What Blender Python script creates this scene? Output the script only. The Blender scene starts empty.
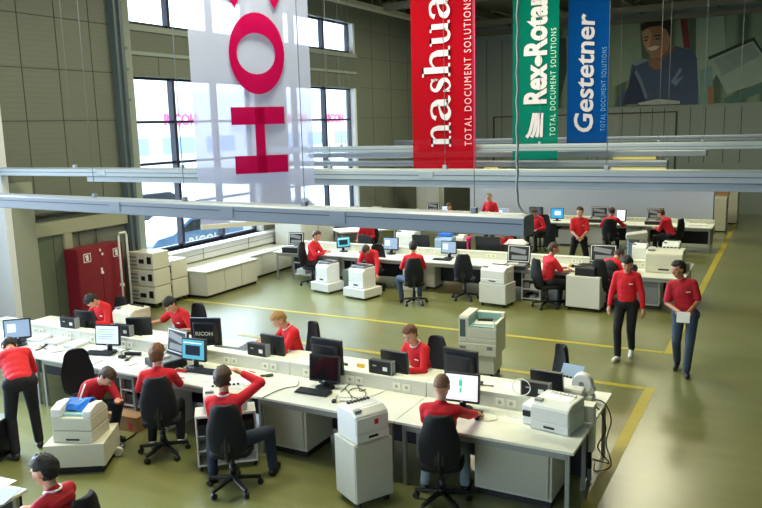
import bpy, bmesh, math, random
from mathutils import Vector, Matrix, Euler, noise
random.seed(7)
sc = bpy.context.scene
COL = sc.collection
PI = math.pi
# ------------------------------------------------------------------ camera
FPX, PITCH, YAW, ROLL, CAMH = 757.72, .169024, -.494815, .0271676, 3.85
IW, IH = 762.0, 508.0
def cam_axes():
    fw = Vector((math.sin(YAW)*math.cos(PITCH), math.cos(YAW)*math.cos(PITCH), -math.sin(PITCH)))
    r = Vector((math.cos(YAW), -math.sin(YAW), 0)); d = fw.cross(r)
    c, s = math.cos(ROLL), math.sin(ROLL)
    return c*r + s*d, -s*r + c*d, fw
AR, AD, AF = cam_axes()
cam = bpy.data.cameras.new('camera'); camo = bpy.data.objects.new('camera', cam); COL.objects.link(camo)
cam.sensor_fit = 'HORIZONTAL'; cam.sensor_width = 36; cam.lens = FPX/IW*36; cam.clip_end = 500
M3 = Matrix((AR, -AD, -AF)).transposed()
camo.matrix_world = Matrix.Translation((0, 0, CAMH)) @ M3.to_4x4()
sc.camera = camo
def ray(px, py): return AR*((px-IW/2)/FPX) + AD*((py-IH/2)/FPX) + AF
def D(px, py, z=0.73):            # the point of the horizontal plane z seen there
    d = ray(px, py); t = (z-CAMH)/d.z; return Vector((d.x*t, d.y*t, z))
def V(px, py, Y):                 # the point of the vertical plane y = Y seen there
    d = ray(px, py); t = Y/d.y; return Vector((d.x*t, Y, CAMH+d.z*t))
def WX(px, py, X):                # the point of the vertical plane x = X seen there
    d = ray(px, py); t = X/d.x; return Vector((X, d.y*t, CAMH+d.z*t))
# ------------------------------------------------------------------ light, exposure
sc.view_settings.view_transform = 'Standard'; sc.view_settings.look = 'None'
sc.view_settings.exposure = 0.0; sc.view_settings.gamma = 1.0; sc.view_settings.use_curve_mapping = False
w = bpy.data.worlds.new('overcast_sky'); sc.world = w; w.use_nodes = True
bg = w.node_tree.nodes['Background']; bg.inputs[0].default_value = (.70, .84, 1.0, 1); bg.inputs[1].default_value = 4.2
def area(name, loc, rot, sx, sy, energy, col):
    l = bpy.data.lights.new(name, 'AREA'); l.shape = 'RECTANGLE'; l.size = sx; l.size_y = sy; l.energy = energy; l.color = col
    o = bpy.data.objects.new(name, l); COL.objects.link(o); o.location = loc; o.rotation_euler = rot
    return o
sl = bpy.data.lights.new('sky_fill', 'SUN'); sl.energy = 28; sl.angle = 1.0; sl.color = (.66, .82, 1)  # added soft sun lamp, strengthens the overcast daylight entering through the windows
so_ = bpy.data.objects.new('sky_fill', sl); COL.objects.link(so_); so_.rotation_euler = Vector((1, -.25, -.55)).to_track_quat('-Z', 'Y').to_euler()
# hall lamps under the roof above the desk rows
for i, (x, y, e) in enumerate(((-8.8, 6.8, 290), (-4.8, 6.8, 390), (-8.5, 14.5, 260), (-4.4, 14.5, 360), (-8, 23, 330), (-3.5, 23, 360))):
    area('hall_lamp_light', (x, y, 7.55), (0, 0, 0), 1.8, 1.8, e, (1, .96, .66))
# ------------------------------------------------------------------ materials
def lin(c):
    f = lambda v: (v/12.92 if v <= .04045 else ((v+.055)/1.055)**2.4)
    return tuple(f(x/255) for x in c)
MATS = {}
def mat(name, c, rough=.5, metal=0., var=.06, scale=6., bump=0., bscale=60., emit=0., spec=.5, coat=0.):
    if name in MATS: return MATS[name]
    m = bpy.data.materials.new(name); m.use_nodes = True; MATS[name] = m
    nt = m.node_tree; b = nt.nodes['Principled BSDF']; L = nt.links.new
    c = lin(c)
    tc = nt.nodes.new('ShaderNodeTexCoord'); nz = nt.nodes.new('ShaderNodeTexNoise'); nz.inputs['Scale'].default_value = scale
    L(tc.outputs['Object'], nz.inputs['Vector'])
    mr = nt.nodes.new('ShaderNodeMapRange'); mr.inputs[3].default_value = 1-var; mr.inputs[4].default_value = 1+var
    L(nz.outputs['Fac'], mr.inputs[0])
    vm = nt.nodes.new('ShaderNodeVectorMath'); vm.operation = 'SCALE'; vm.inputs[0].default_value = c
    L(mr.outputs[0], vm.inputs['Scale']); L(vm.outputs[0], b.inputs['Base Color'])
    b.inputs['Roughness'].default_value = rough; b.inputs['Metallic'].default_value = metal
    b.inputs['Specular IOR Level'].default_value = spec
    if coat: b.inputs['Coat Weight'].default_value = coat
    if bump:
        n2 = nt.nodes.new('ShaderNodeTexNoise'); n2.inputs['Scale'].default_value = bscale
        L(tc.outputs['Object'], n2.inputs['Vector'])
        bp = nt.nodes.new('ShaderNodeBump'); bp.inputs['Strength'].default_value = bump; bp.inputs['Distance'].default_value = .02
        L(n2.outputs['Fac'], bp.inputs['Height']); L(bp.outputs[0], b.inputs['Normal'])
    if emit:
        L(vm.outputs[0], b.inputs['Emission Color']); b.inputs['Emission Strength'].default_value = emit
    return m
def wave_mat(name, c1, c2, scale, rough=.5, direction='DIAGONAL', lo=.35, hi=.55, bump=.0, coord='Object'):
    if name in MATS: return MATS[name]
    m = mat(name, c1, rough); nt = m.node_tree; b = nt.nodes['Principled BSDF']; L = nt.links.new
    tc = nt.nodes.new('ShaderNodeTexCoord'); wv = nt.nodes.new('ShaderNodeTexWave'); wv.bands_direction = direction
    wv.inputs['Scale'].default_value = scale; L(tc.outputs[coord], wv.inputs['Vector'])
    r = nt.nodes.new('ShaderNodeValToRGB'); r.color_ramp.elements[0].position = lo; r.color_ramp.elements[1].position = hi
    r.color_ramp.elements[0].color = (*lin(c2), 1); r.color_ramp.elements[1].color = (*lin(c1), 1)
    L(wv.outputs['Fac'], r.inputs['Fac']); L(r.outputs['Color'], b.inputs['Base Color'])
    if bump:
        bp = nt.nodes.new('ShaderNodeBump'); bp.inputs['Strength'].default_value = bump; bp.inputs['Distance'].default_value = .01
        L(wv.outputs['Fac'], bp.inputs['Height']); L(bp.outputs[0], b.inputs['Normal'])
    return m
def cloth_mat(name, c, transp=.25, transl=.35):
    if name in MATS: return MATS[name]
    m = bpy.data.materials.new(name); m.use_nodes = True; MATS[name] = m
    nt = m.node_tree; nt.nodes.clear(); L = nt.links.new; c4 = (*lin(c), 1)
    out = nt.nodes.new('ShaderNodeOutputMaterial')
    tc = nt.nodes.new('ShaderNodeTexCoord'); nz = nt.nodes.new('ShaderNodeTexNoise'); nz.inputs['Scale'].default_value = 3
    L(tc.outputs['Object'], nz.inputs['Vector'])
    mx = nt.nodes.new('ShaderNodeMix'); mx.data_type = 'RGBA'
    mx.inputs[6].default_value = tuple(x*.93 for x in c4[:3])+(1,); mx.inputs[7].default_value = c4; L(nz.outputs['Fac'], mx.inputs[0])
    d = nt.nodes.new('ShaderNodeBsdfDiffuse'); t = nt.nodes.new('ShaderNodeBsdfTranslucent'); p = nt.nodes.new('ShaderNodeBsdfTransparent')
    L(mx.outputs[2], d.inputs[0]); L(mx.outputs[2], t.inputs[0])
    m1 = nt.nodes.new('ShaderNodeMixShader'); m1.inputs[0].default_value = transl; L(d.outputs[0], m1.inputs[1]); L(t.outputs[0], m1.inputs[2])
    m2 = nt.nodes.new('ShaderNodeMixShader'); m2.inputs[0].default_value = transp; L(m1.outputs[0], m2.inputs[1]); L(p.outputs[0], m2.inputs[2])
    mxc = [min(1, .35+.65*x/max(c4[:3])) for x in c4[:3]]; p.inputs[0].default_value = (*mxc, 1)
    L(m2.outputs[0], out.inputs[0])
    return m
def glass_mat(name):
    if name in MATS: return MATS[name]
    m = bpy.data.materials.new(name); m.use_nodes = True; MATS[name] = m
    nt = m.node_tree; nt.nodes.clear(); L = nt.links.new
    out = nt.nodes.new('ShaderNodeOutputMaterial'); p = nt.nodes.new('ShaderNodeBsdfTransparent'); g = nt.nodes.new('ShaderNodeBsdfGlossy')
    g.inputs['Roughness'].default_value = .02; 
    p.inputs[0].default_value = (.97, .985, 1, 1)
    mx = nt.nodes.new('ShaderNodeMixShader'); mx.inputs[0].default_value = .05; L(p.outputs[0], mx.inputs[1]); L(g.outputs[0], mx.inputs[2]); L(mx.outputs[0], out.inputs[0])
    return m
# ------------------------------------------------------------------ mesh helpers
class MB:
    """collects shapes; build() links them as one mesh object"""
    def __init__(s): s.bm = bmesh.new(); s.mi = 0; s.T = None
    def _fin(s, vs, smooth=False):
        fs = set(f for v in vs for f in v.link_faces)
        for f in fs: f.material_index = s.mi; f.smooth = smooth
        if s.T is not None:
            for v in vs: v.co = s.T @ v.co
        return vs
    def box(s, x0, x1, y0, y1, z0, z1, rot=0, piv=None, smooth=False):
        vs = bmesh.ops.create_cube(s.bm, size=1)['verts']
        for v in vs: v.co = Vector((x0+(v.co.x+.5)*(x1-x0), y0+(v.co.y+.5)*(y1-y0), z0+(v.co.z+.5)*(z1-z0)))
        if rot:
            c = piv or Vector(((x0+x1)/2, (y0+y1)/2, (z0+z1)/2)); R = Euler(rot).to_matrix() if not isinstance(rot, (int, float)) else Matrix.Rotation(rot, 3, 'Z')
            for v in vs: v.co = c + R @ (v.co-c)
        return s._fin(vs, smooth)
    def prism(s, pts, lo, hi, axis='x', smooth=False):
        """polygon (2-D points) extruded along an axis: x -> (y,z), y -> (x,z), z -> (x,y)"""
        mk = {'x': lambda a, b, t: (t, a, b), 'y': lambda a, b, t: (a, t, b), 'z': lambda a, b, t: (a, b, t)}[axis]
        A = [s.bm.verts.new(mk(a, b, lo)) for a, b in pts]; B = [s.bm.verts.new(mk(a, b, hi)) for a, b in pts]
        n = len(pts); fs = [s.bm.faces.new(A), s.bm.faces.new(B)]
        for i in range(n): fs.append(s.bm.faces.new((A[i], A[(i+1) % n], B[(i+1) % n], B[i])))
        bmesh.ops.recalc_face_normals(s.bm, faces=fs)
        return s._fin(A+B, smooth)
    def cyl(s, a, b, r, r2=None, n=12, smooth=True):
        a, b = Vector(a), Vector(b); d = b-a; q = d.to_track_quat('Z', 'Y').to_matrix(); r2 = r if r2 is None else r2
        A = []; B = []
        for i in range(n):
            t = 2*PI*i/n; u = q @ Vector((math.cos(t), math.sin(t), 0)); A.append(s.bm.verts.new(a+u*r)); B.append(s.bm.verts.new(b+u*r2))
        s.bm.faces.new(A[::-1]); s.bm.faces.new(B)
        side = [s.bm.faces.new((A[i], A[(i+1) % n], B[(i+1) % n], B[i])) for i in range(n)]
        s._fin(A+B)
        for f in side: f.smooth = smooth
        return A+B
    def tube(s, pts, r, n=6):
        pts = [Vector(p) for p in pts]; rings = []; up = Vector((0.13, .31, .94))
        for i, p in enumerate(pts):
            d = (pts[min(i+1, len(pts)-1)]-pts[max(i-1, 0)]).normalized()
            x = d.cross(up); x = x.normalized() if x.length > 1e-3 else Vector((1, 0, 0)); y = d.cross(x)
            rings.append([s.bm.verts.new(p+(x*math.cos(2*PI*k/n)+y*math.sin(2*PI*k/n))*r) for k in range(n)])
        for a, b in zip(rings, rings[1:]):
            for k in range(n): s.bm.faces.new((a[k], a[(k+1) % n], b[(k+1) % n], b[k]))
        s.bm.faces.new(rings[0][::-1]); s.bm.faces.new(rings[-1])
        return s._fin([v for g in rings for v in g], True)
    def cap(s, a, b, ra, rb=None, n=12, h=4):
        """tapered capsule"""
        a, b = Vector(a), Vector(b); rb = ra if rb is None else rb; d = b-a
        if d.length < 1e-5: d = Vector((0, 0, 1e-4)); b = a+d
        q = d.to_track_quat('Z', 'Y').to_matrix(); rings = []
        for c, r, t0, t1 in ((a, ra, -90, 0), (b, rb, 0, 90)):
            for k in range(h+1):
                t = math.radians(t0+(t1-t0)*k/h)
                if abs(abs(t)-PI/2) < 1e-6: rings.append([s.bm.verts.new(c+q @ Vector((0, 0, r*math.sin(t))))]); continue
                rings.append([s.bm.verts.new(c+q @ Vector((r*math.cos(t)*math.cos(2*PI*i/n), r*math.cos(t)*math.sin(2*PI*i/n), r*math.sin(t)))) for i in range(n)])
        for A, B in zip(rings, rings[1:]):
            if len(A) == 1:
                for i in range(n): s.bm.faces.new((A[0], B[(i+1) % n], B[i]))
            elif len(B) == 1:
                for i in range(n): s.bm.faces.new((A[i], A[(i+1) % n], B[0]))
            else:
                for i in range(n): s.bm.faces.new((A[i], A[(i+1) % n], B[(i+1) % n], B[i]))
        return s._fin([v for g in rings for v in g], True)
    def ell(s, c, r, rot=None, n=14, m=10):
        vs = bmesh.ops.create_uvsphere(s.bm, u_segments=n, v_segments=m, radius=1)['verts']
        R = rot if rot is not None else Matrix.Identity(3); c = Vector(c)
        for v in vs: v.co = c + R @ Vector((v.co.x*r[0], v.co.y*r[1], v.co.z*r[2]))
        return s._fin(vs, True)
    def plate(s, outline, c, ux, uy, thick, dome=0.0):
        """outline in (u,v) laid on axes ux, uy at c, given a thickness along their normal"""
        ux, uy, c = Vector(ux), Vector(uy), Vector(c); nn = ux.cross(uy).normalized()
        A = [s.bm.verts.new(c+ux*u+uy*v) for u, v in outline]; B = [s.bm.verts.new(c+ux*u+uy*v+nn*thick) for u, v in outline]
        n = len(A); fs = [s.bm.faces.new(A[::-1]), s.bm.faces.new(B)]
        for i in range(n): fs.append(s.bm.faces.new((A[i], A[(i+1) % n], B[(i+1) % n], B[i])))
        return s._fin(A+B)
    def build(s, name, mats, parent=None, bevel=0., seg=2, loc=None, rotz=0, tri=False):
        if tri: bmesh.ops.triangulate(s.bm, faces=[f for f in s.bm.faces if len(f.verts) > 4])
        me = bpy.data.meshes.new(name); s.bm.to_mesh(me); s.bm.free()
        for m in (mats if isinstance(mats, (list, tuple)) else [mats]): me.materials.append(m)
        o = bpy.data.objects.new(name, me); COL.objects.link(o)
        if parent is not None: o.parent = parent
        if loc is not None: o.location = loc
        if rotz: o.rotation_euler = (0, 0, rotz)
        if bevel:
            b = o.modifiers.new('bevel', 'BEVEL'); b.width = bevel; b.segments = seg; b.limit_method = 'ANGLE'; b.angle_limit = .7
        return o
def tag(o, label, cat, group=None):
    o['label'] = label; o['category'] = cat
    if group: o['group'] = group
    return o
def thing(name, label, cat, loc=(0, 0, 0), rotz=0, group=None):
    o = bpy.data.objects.new(name, None); COL.objects.link(o); o.empty_display_size = .1
    o.location = loc; o.rotation_euler = (0, 0, rotz)
    return tag(o, label, cat, group)
def structure(o): o['kind'] = 'structure'; return o
def bx(name, m, parent, *b, bevel=0., rot=0):
    q = MB(); q.box(*b, rot=rot); return q.build(name, m, parent, bevel)
def dup(root, loc, rotz=0, label=None, group=None):
    def cp(o, par):
        c = o.copy(); COL.objects.link(c); c.parent = par
        for ch in list(o.children): cp(ch, c)
        return c
    r = cp(root, None); r.location = loc; r.rotation_euler = (0, 0, rotz)
    if label: r['label'] = label
    if group: r['group'] = group
    return r
def text_mesh(body, size, m, bold=0., extrude=.002, align='CENTER', shear=0., sx=1., space=1.):
    cu = bpy.data.curves.new('lettering', 'FONT'); cu.body = body; cu.size = size; cu.extrude = extrude; cu.offset = bold
    cu.align_x = align; cu.shear = shear; cu.space_character = space; cu.resolution_u = 3
    t = bpy.data.objects.new('lettering', cu); COL.objects.link(t)
    dg = bpy.context.evaluated_depsgraph_get(); me = bpy.data.meshes.new_from_object(t.evaluated_get(dg))
    bpy.data.objects.remove(t); me.materials.clear(); me.materials.append(m)
    for v in me.vertices: v.co.x *= sx
    return me
def put_text(name, me, parent, loc, rot):
    o = bpy.data.objects.new(name, me); COL.objects.link(o); o.parent = parent; o.location = loc; o.rotation_euler = rot; return o
# palette
M_top = mat('desk_laminate', (226, 229, 216), .32, var=.03)
M_edge = mat('grey_steel', (150, 153, 150), .45, .1)
M_cab = mat('cabinet_grey', (196, 197, 184), .5, var=.04)
M_cabw = mat('cabinet_white', (212, 214, 208), .45, var=.03)
M_duct = mat('duct_white', (214, 214, 200), .5, var=.03)
M_hatch = wave_mat('vented_steel', (192, 192, 174), (166, 166, 150), 16, .5, 'DIAGONAL', .2, .5)
M_black = mat('black_plastic', (12, 13, 18), .42)
M_mon = mat('monitor_charcoal', (16, 20, 30), .38)
M_modesty = mat('modesty_navy', (30, 34, 46), .6)
M_dark = mat('dark_void', (12, 13, 18), .7)
M_chair = mat('chair_fabric', (9, 11, 17), .9, bump=.3, bscale=120)
M_white = mat('white_plastic', (226, 228, 226), .4, var=.02)
M_beige = mat('beige_plastic', (208, 206, 188), .45, var=.03)
M_grey = mat('grey_plastic', (132, 136, 140), .5)
M_paper = mat('white_paper', (238, 240, 240), .7, var=.02)
M_red = mat('red_plastic', (200, 26, 40), .5)
M_ivory = mat('socket_ivory', (232, 232, 214), .4)
M_metal = mat('bright_metal', (185, 190, 196), .35, .7)
M_blue = mat('blue_film', (40, 110, 205), .4)
M_teal = mat('teal_plastic', (150, 190, 188), .45)
M_cardb = mat('cardboard', (160, 120, 78), .85, bump=.1)
M_lblue = mat('pale_blue_sheet', (150, 175, 205), .6)
M_yel = mat('yellow_tag', (215, 175, 60), .6)
# ------------------------------------------------------------------ the hall
XL = -12.9; YB = 33.0; XR = 5.5; YF = -3.0; ZC = 8.3
def floor_mat():
    m = mat('floor_coating', (131, 128, 92), .34); nt = m.node_tree; b = nt.nodes['Principled BSDF']; L = nt.links.new
    tc = nt.nodes.new('ShaderNodeTexCoord')
    n1 = nt.nodes.new('ShaderNodeTexNoise'); n1.inputs['Scale'].default_value = .55; n1.inputs['Detail'].default_value = 5
    mp = nt.nodes.new('ShaderNodeMapping'); mp.inputs['Scale'].default_value = (.35, 3.0, 1)
    n2 = nt.nodes.new('ShaderNodeTexNoise'); n2.inputs['Scale'].default_value = 1.6; n2.inputs['Detail'].default_value = 6
    L(tc.outputs['Object'], n1.inputs['Vector']); L(tc.outputs['Object'], mp.inputs[0]); L(mp.outputs[0], n2.inputs['Vector'])
    r = nt.nodes.new('ShaderNodeValToRGB'); e = r.color_ramp.elements
    e[0].position = .3; e[0].color = (*lin((107, 109, 57)), 1); e[1].position = .72; e[1].color = (*lin((127, 130, 82)), 1)
    ad = nt.nodes.new('ShaderNodeMath'); ad.operation = 'MULTIPLY_ADD'; ad.inputs[1].default_value = .5; ad.inputs[2].default_value = .0
    a2 = nt.nodes.new('ShaderNodeMath'); a2.operation = 'MULTIPLY_ADD'; a2.inputs[1].default_value = .5
    L(n1.outputs['Fac'], ad.inputs[0]); L(n2.outputs['Fac'], a2.inputs[0]); L(ad.outputs[0], a2.inputs[2])
    L(a2.outputs[0], r.inputs['Fac']); L(r.outputs['Color'], b.inputs['Base Color'])
    b.inputs['Coat Weight'].default_value = 1; b.inputs['Coat Roughness'].default_value = .27
    rr = nt.nodes.new('ShaderNodeMapRange'); rr.inputs[3].default_value = .3; rr.inputs[4].default_value = .42
    L(n2.outputs['Fac'], rr.inputs[0]); L(rr.outputs[0], b.inputs['Roughness'])
    return m
structure(bx('floor', floor_mat(), None, -14.3, XR, YF, YB+.2, -.2, 0))
M_line = mat('line_paint', (176, 160, 50), .45, var=.12, scale=9)
for i, (a, b, c, d) in enumerate(((-1.65, -1.51, 3.0, 11.01), (-1.65, -1.51, 12.79, 30.5), (-12.2, -1.66, 12.79, 12.89), (-9.0, -1.66, 10.89, 11.01))):
    structure(bx('trim_%d' % (i+1), M_line, None, a, b, c, d, 0.0, .004))
def panel_mat(name, c, c2, yscale, zstep, axis):
    """sheet-metal sandwich panels: fine horizontal ribs"""
    m = mat(name, c, .5, var=.05, scale=.8); nt = m.node_tree; b = nt.nodes['Principled BSDF']; L = nt.links.new
    tc = nt.nodes.new('ShaderNodeTexCoord'); wv = nt.nodes.new('ShaderNodeTexWave'); wv.bands_direction = axis; wv.inputs['Scale'].default_value = yscale
    L(tc.outputs['Object'], wv.inputs['Vector'])
    bp = nt.nodes.new('ShaderNodeBump'); bp.inputs['Strength'].default_value = .12; bp.inputs['Distance'].default_value = .01
    L(wv.outputs['Fac'], bp.inputs['Height']); L(bp.outputs[0], b.inputs['Normal'])
    return m
M_wl = panel_mat('wall_panels_olive', (102, 108, 98), 0, 3.2, 0, 'Z')
M_wb = panel_mat('wall_panels_back', (140, 152, 144), 0, 2.0, 0, 'X')
M_joint = mat('panel_joint', (58, 64, 58), .7)
M_steel = mat('column_steel', (92, 106, 112), .4, .2)
M_steel2 = mat('column_pale', (138, 148, 142), .5)
M_frame = mat('window_frame_navy', (22, 28, 48), .4)
M_reveal = mat('window_reveal', (206, 210, 208), .6)
M_lav = mat('white_plaster', (214, 217, 222), .7, var=.02)
M_fas = mat('fascia_beige', (150, 151, 128), .6)
M_door = mat('door_sage', (96, 108, 90), .5)
W = [(12.55, 16.92, [13.95, 15.46]), (18.42, 22.36, [19.08, 20.72])]
ZS, ZT, ZU, ZV = 1.0, 5.06, 6.18, 7.15
q = MB()
def wl(y0, y1, z0, z1): q.box(XL-.35, XL, y0, y1, z0, z1)
wl(9.2, W[0][0], 0, ZC); wl(W[0][1], W[1][0], 0, ZC); wl(W[1][1], YB, 0, ZC)
q.box(-14.3, -14, YF, -1, 0, ZC); q.box(-14.3, -14, 8.0, 9.1, 0, ZC); q.box(-14.3, -14, -1, 8.0, 0, 1.2); q.box(-14.3, -14, -1, 8.0, 5.6, ZC)
for a, b, _ in W: wl(a, b, 0, ZS); wl(a, b, ZT, ZU); wl(a, b, ZV, ZC)
structure(q.build('wall_left', M_wl))
q = MB(); q.box(-17, XL+.1, 9.05, 9.19, 0, ZC); structure(q.build('wall_front_corner', M_lav))
q = MB()
for y in (9.8, 10.64, 11.48): q.box(XL, XL+.006, y-.008, y+.008, 2.4, 7.7)
for z in (4.1, 5.1, 6.1): q.box(XL, XL+.006, 9.2, 12.0, z-.008, z+.008)
for z in (3.1, 4.1, 5.1, 6.1, 7.0): q.box(XL, XL+.006, 22.75, YB, z-.006, z+.006)
for y in (23.6, 25.0, 26.4, 28.2): q.box(XL, XL+.006, y-.006, y+.006, 1.0, 7.7)
for y in (13.4, 14.6, 15.9, 19.3, 20.2, 21.2): q.box(XL, XL+.006, y-.005, y+.005, ZT+.05, ZU-.05)
structure(q.build('trim_4', M_joint))
# steel columns beside the windows and the recessed bands between the two window rows
q = MB(); q.box(XL, XL+.16, 12.02, 12.26, 0, ZC); q.mi = 1; q.box(XL, XL+.08, 12.26, 12.52, 0, ZC); q.mi = 0
q.box(XL+.02, XL+.22, 12.12, 12.17, 0, ZC)
for z in (5.6, 5.15, 4.5): q.box(XL+.15, XL+.19, 12.2, 12.3, z, z+.05)
structure(q.build('trim_5', [M_steel, M_steel2]))
q = MB()
for a, b, _ in W:
    q.mi = 0; q.box(XL-.02, XL+.07, a-.02, b+.1, ZU-.14, ZU-.01); q.mi = 1; q.box(XL-.02, XL+.015, a-.02, b+.1, ZU-.58, ZU-.14)
    q.mi = 0; q.box(XL-.02, XL+.05, a-.02, b+.1, ZU-.66, ZU-.58)
structure(q.build('trim_6', [M_steel2, mat('band_grey', (98, 106, 98), .5)]))
q = MB()
for a, b, _ in W:
    for z0, z1 in ((ZS, ZT), (ZU, ZV)):
        q.box(XL-.165, XL+.004, b-.012, b+.1, z0, z1); q.box(XL-.34, XL+.01, a, b, z0-.03, z0)
structure(q.build('trim_7', M_reveal))
M_glass = glass_mat('window_glass')
n = 0
for a, b, mull in W:
    for z0, z1, bars in ((ZS, ZT, (2.08, 3.09, 4.05)), (ZU, ZV, ())):
        n += 1; q = MB(); X0, X1 = XL-.26, XL-.17; t = .055
        q.box(X0, X1, a, a+t, z0, z1); q.box(X0, X1, b-t, b, z0, z1); q.box(X0, X1, a, b, z1-t, z1); q.box(X0, X1, a, b, z0, z0+t*1.6)
        for y in mull: q.box(X0-.02, X1+.05, y-.045, y+.045, z0, z1)
        for z in bars: q.box(X0, X1, a, b, z-.03, z+.03)
        f = structure(q.build('window_%d' % n, M_frame)); g = MB(); g.box(XL-.222, XL-.216, a, b, z0, z1); g.build('window_pane', M_glass, f)
# trunking, sill board under the windows
q = MB(); q.box(XL, XL+.24, 12.6, 23.5, .68, .97); q.mi = 1; q.box(XL+.24, XL+.245, 12.6, 23.5, .825, .835); q.mi = 0; q.box(XL-.2, XL+.30, 12.6, 23.5, .97, 1.0)
for y in (14.2, 16.0, 17.9, 20.1): q.mi = 1; q.box(XL+.24, XL+.247, y, y+.012, .68, .97)
structure(q.build('trim_8', [M_lav, M_joint]))
# low part of the near wall: pillar strip, fascia, door with frame, conduits
q = MB(); q.box(XL, XL+.10, 9.2, 9.68, 0, 2.95); structure(q.build('trim_9', mat('pillar_grey', (142, 146, 132), .6)))
q = MB(); q.box(XL, XL+.10, 9.68, 12.0, 1.86, 2.16); q.mi = 1; q.box(XL, XL+.12, 9.68, 12.0, 2.16, 2.2); q.box(XL, XL+.11, 9.68, 12.0, 2.28, 2.31)
structure(q.build('trim_10', [M_fas, M_joint]))
d1 = structure(bx('door_1', M_door, None, XL, XL+.03, 9.70, 10.32, 0, 1.86))
q = MB(); q.box(XL+.03, XL+.034, 10.08, 10.092, 0, 1.86); q.build('door_seam', M_joint, d1)
q = MB(); q.box(XL, XL+.09, 10.32, 10.5, 0, 1.86); structure(q.build('trim_11', M_fas))
q = MB()
for y0, y1 in ((10.72, 11.12), (11.16, 11.75)):
    q.tube([(XL+.03, y0, 1.84), (XL+.03, y0, 1.55), (XL+.03, y0+.04, 1.5), (XL+.03, y1-.04, 1.5), (XL+.03, y1, 1.55), (XL+.03, y1, 1.6)], .012)
structure(q.build('trim_12', M_joint))
# back wall with its roll-gate outline and conduit lines; ceiling, beams; the unseen right wall
q = MB(); q.box(XL, XR, YB, YB+.2, 0, ZC); structure(q.build('wall_back', M_wb))
q = MB()
for px in (443, 467, 487, 502, 521, 547, 588, 598, 622, 640, 652, 664, 690, 705, 724, 741): p = V(px, 128, YB); q.box(p.x-.012, p.x+.012, YB-.01, YB, 2.0, 7.4 if px < 530 else 4.25)
a, b = V(494, 117, YB), V(677, 112, YB)
q.box(a.x, b.x, YB-.04, YB, 4.02, 4.07); q.box(b.x-.04, b.x+.03, YB-.05, YB, .5, 4.07); q.box(a.x-.03, a.x+.03, YB-.05, YB, 0, 4.07)
structure(q.build('trim_13', M_joint))
q = MB(); q.box(-5, XR, YB-.03, YB, 4.2, 4.33); structure(q.build('trim_14', M_wb))
structure(bx('wall_right', M_wl, None, XR, XR+.2, YF, YB, 0, ZC))
q = MB(); q.box(-17, -12.6, YF-.2, YF, 0, ZC); q.box(-2.5, XR, YF-.2, YF, 0, ZC); q.box(-12.6, -2.5, YF-.2, YF, 0, 1.2); q.box(-12.6, -2.5, YF-.2, YF, 5.4, ZC)
structure(q.build('wall_front', M_wl))
M_roof = wave_mat('roof_sheet', (112, 110, 92), (84, 84, 72), 1.1, .6, 'Y')
structure(bx('ceiling', M_roof, None, -17, XR+.2, YF, YB+.2, ZC, ZC+.2))
q = MB()
q.box(XL, XL+.30, 12, YB, 7.68, 7.82)
q.mi = 1
for k in range(26): y = 17+k*.62; q.box(XL+.02, XL+.30, y, y+.1, 7.82, ZC)
structure(q.build('trim_15', [mat('eaves_cream', (206, 206, 186), .6), M_roof]))
q = MB()
for y in (24.0, 30.4): q.box(XL, XR, y, y+.22, 7.72, 7.95)
q.box(XL, XR, YB-.3, YB, 7.62, 7.80)
for y in (24.0, 30.4):
    for k in range(9):
        x = XL+1+k*2.0
        q.cyl((x, y+.1, 7.9), (x+1.0, y+.1, ZC), .05, n=6); q.cyl((x+1.0, y+.1, ZC), (x+2.0, y+.1, 7.9), .05, n=6)
for x in (-11.2, -8.4, -5.6, -2.8, 0): q.box(x, x+.14, 20, YB, 7.95, 8.2)
structure(q.build('trim_16', mat('roof_beam', (120, 118, 98), .6)))
# ---------------------------------------------------------------- outside the windows
structure(bx('ground', mat('yard_concrete', (205, 205, 200), .8), None, -120, -14.3, -60, 140, -.35, -.3))
def car(loc, rotz, col, label, cm, lettering=False):
    t = thing('parked_car', label, 'car', loc, rotz, 'cars parked outside the windows')
    b = MB(); b.prism([(-2.1, .3), (-2.15, .75), (-1.9, .95), (-1.2, 1.02), (-.5, 1.42), (.9, 1.45), (1.6, 1.0), (2.1, .85), (2.15, .35), (1.8, .25), (-1.8, .25)], -.82, .82, 'y')
    b.build('car_body', cm, t, .06, 3)
    g = MB(); g.prism([(-1.02, 1.03), (-.47, 1.35), (.85, 1.38), (1.42, 1.03)], -.84, .84, 'y'); g.build('side_window', M_black, t)
    for x in (-1.35, 1.35):
        for y in (-.74, .74):
            wq = MB(); wq.cyl((x, y-.1, .32), (x, y+.1, .32), .33, n=20); wo = wq.build('wheel', M_black, t)
            h = MB(); h.cyl((x, y-.12, .32), (x, y+.12, .32), .18, n=14); h.build('hubcap', M_metal, wo)
    if lettering: put_text('side_lettering', text_mesh('RICOH', .5, M_white, .015, .004), t, (.1, -.845, .48), (PI/2, 0, 0))
    return t
car((-17.2, 18.4, -.3), 1.57, 0, 'blue grey car parked nearest outside the large window', mat('car_paint_blue', (92, 128, 170), .3), True)
car((-17.2, 23.6, -.3), 1.57, 0, 'silver car parked farther along outside the window', mat('car_paint_silver', (180, 188, 196), .3))
car((-25.5, 25.0, -.3), 1.2, 0, 'dark car standing across the yard outside', mat('car_paint_dark', (60, 66, 76), .3))
car((-19.6, 14.6, -.3), 1.57, 0, 'red car parked close to the window column', mat('car_paint_red', (190, 60, 90), .3))
t = thing('company_building', 'low white building across the yard with pink red sign lettering', 'building', (-62, 62, -.3))
q = MB(); q.box(-3, 3, -26, 46, 0, 8.4); q.build('facade', mat('facade_white', (232, 230, 232), .7), t)
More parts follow.
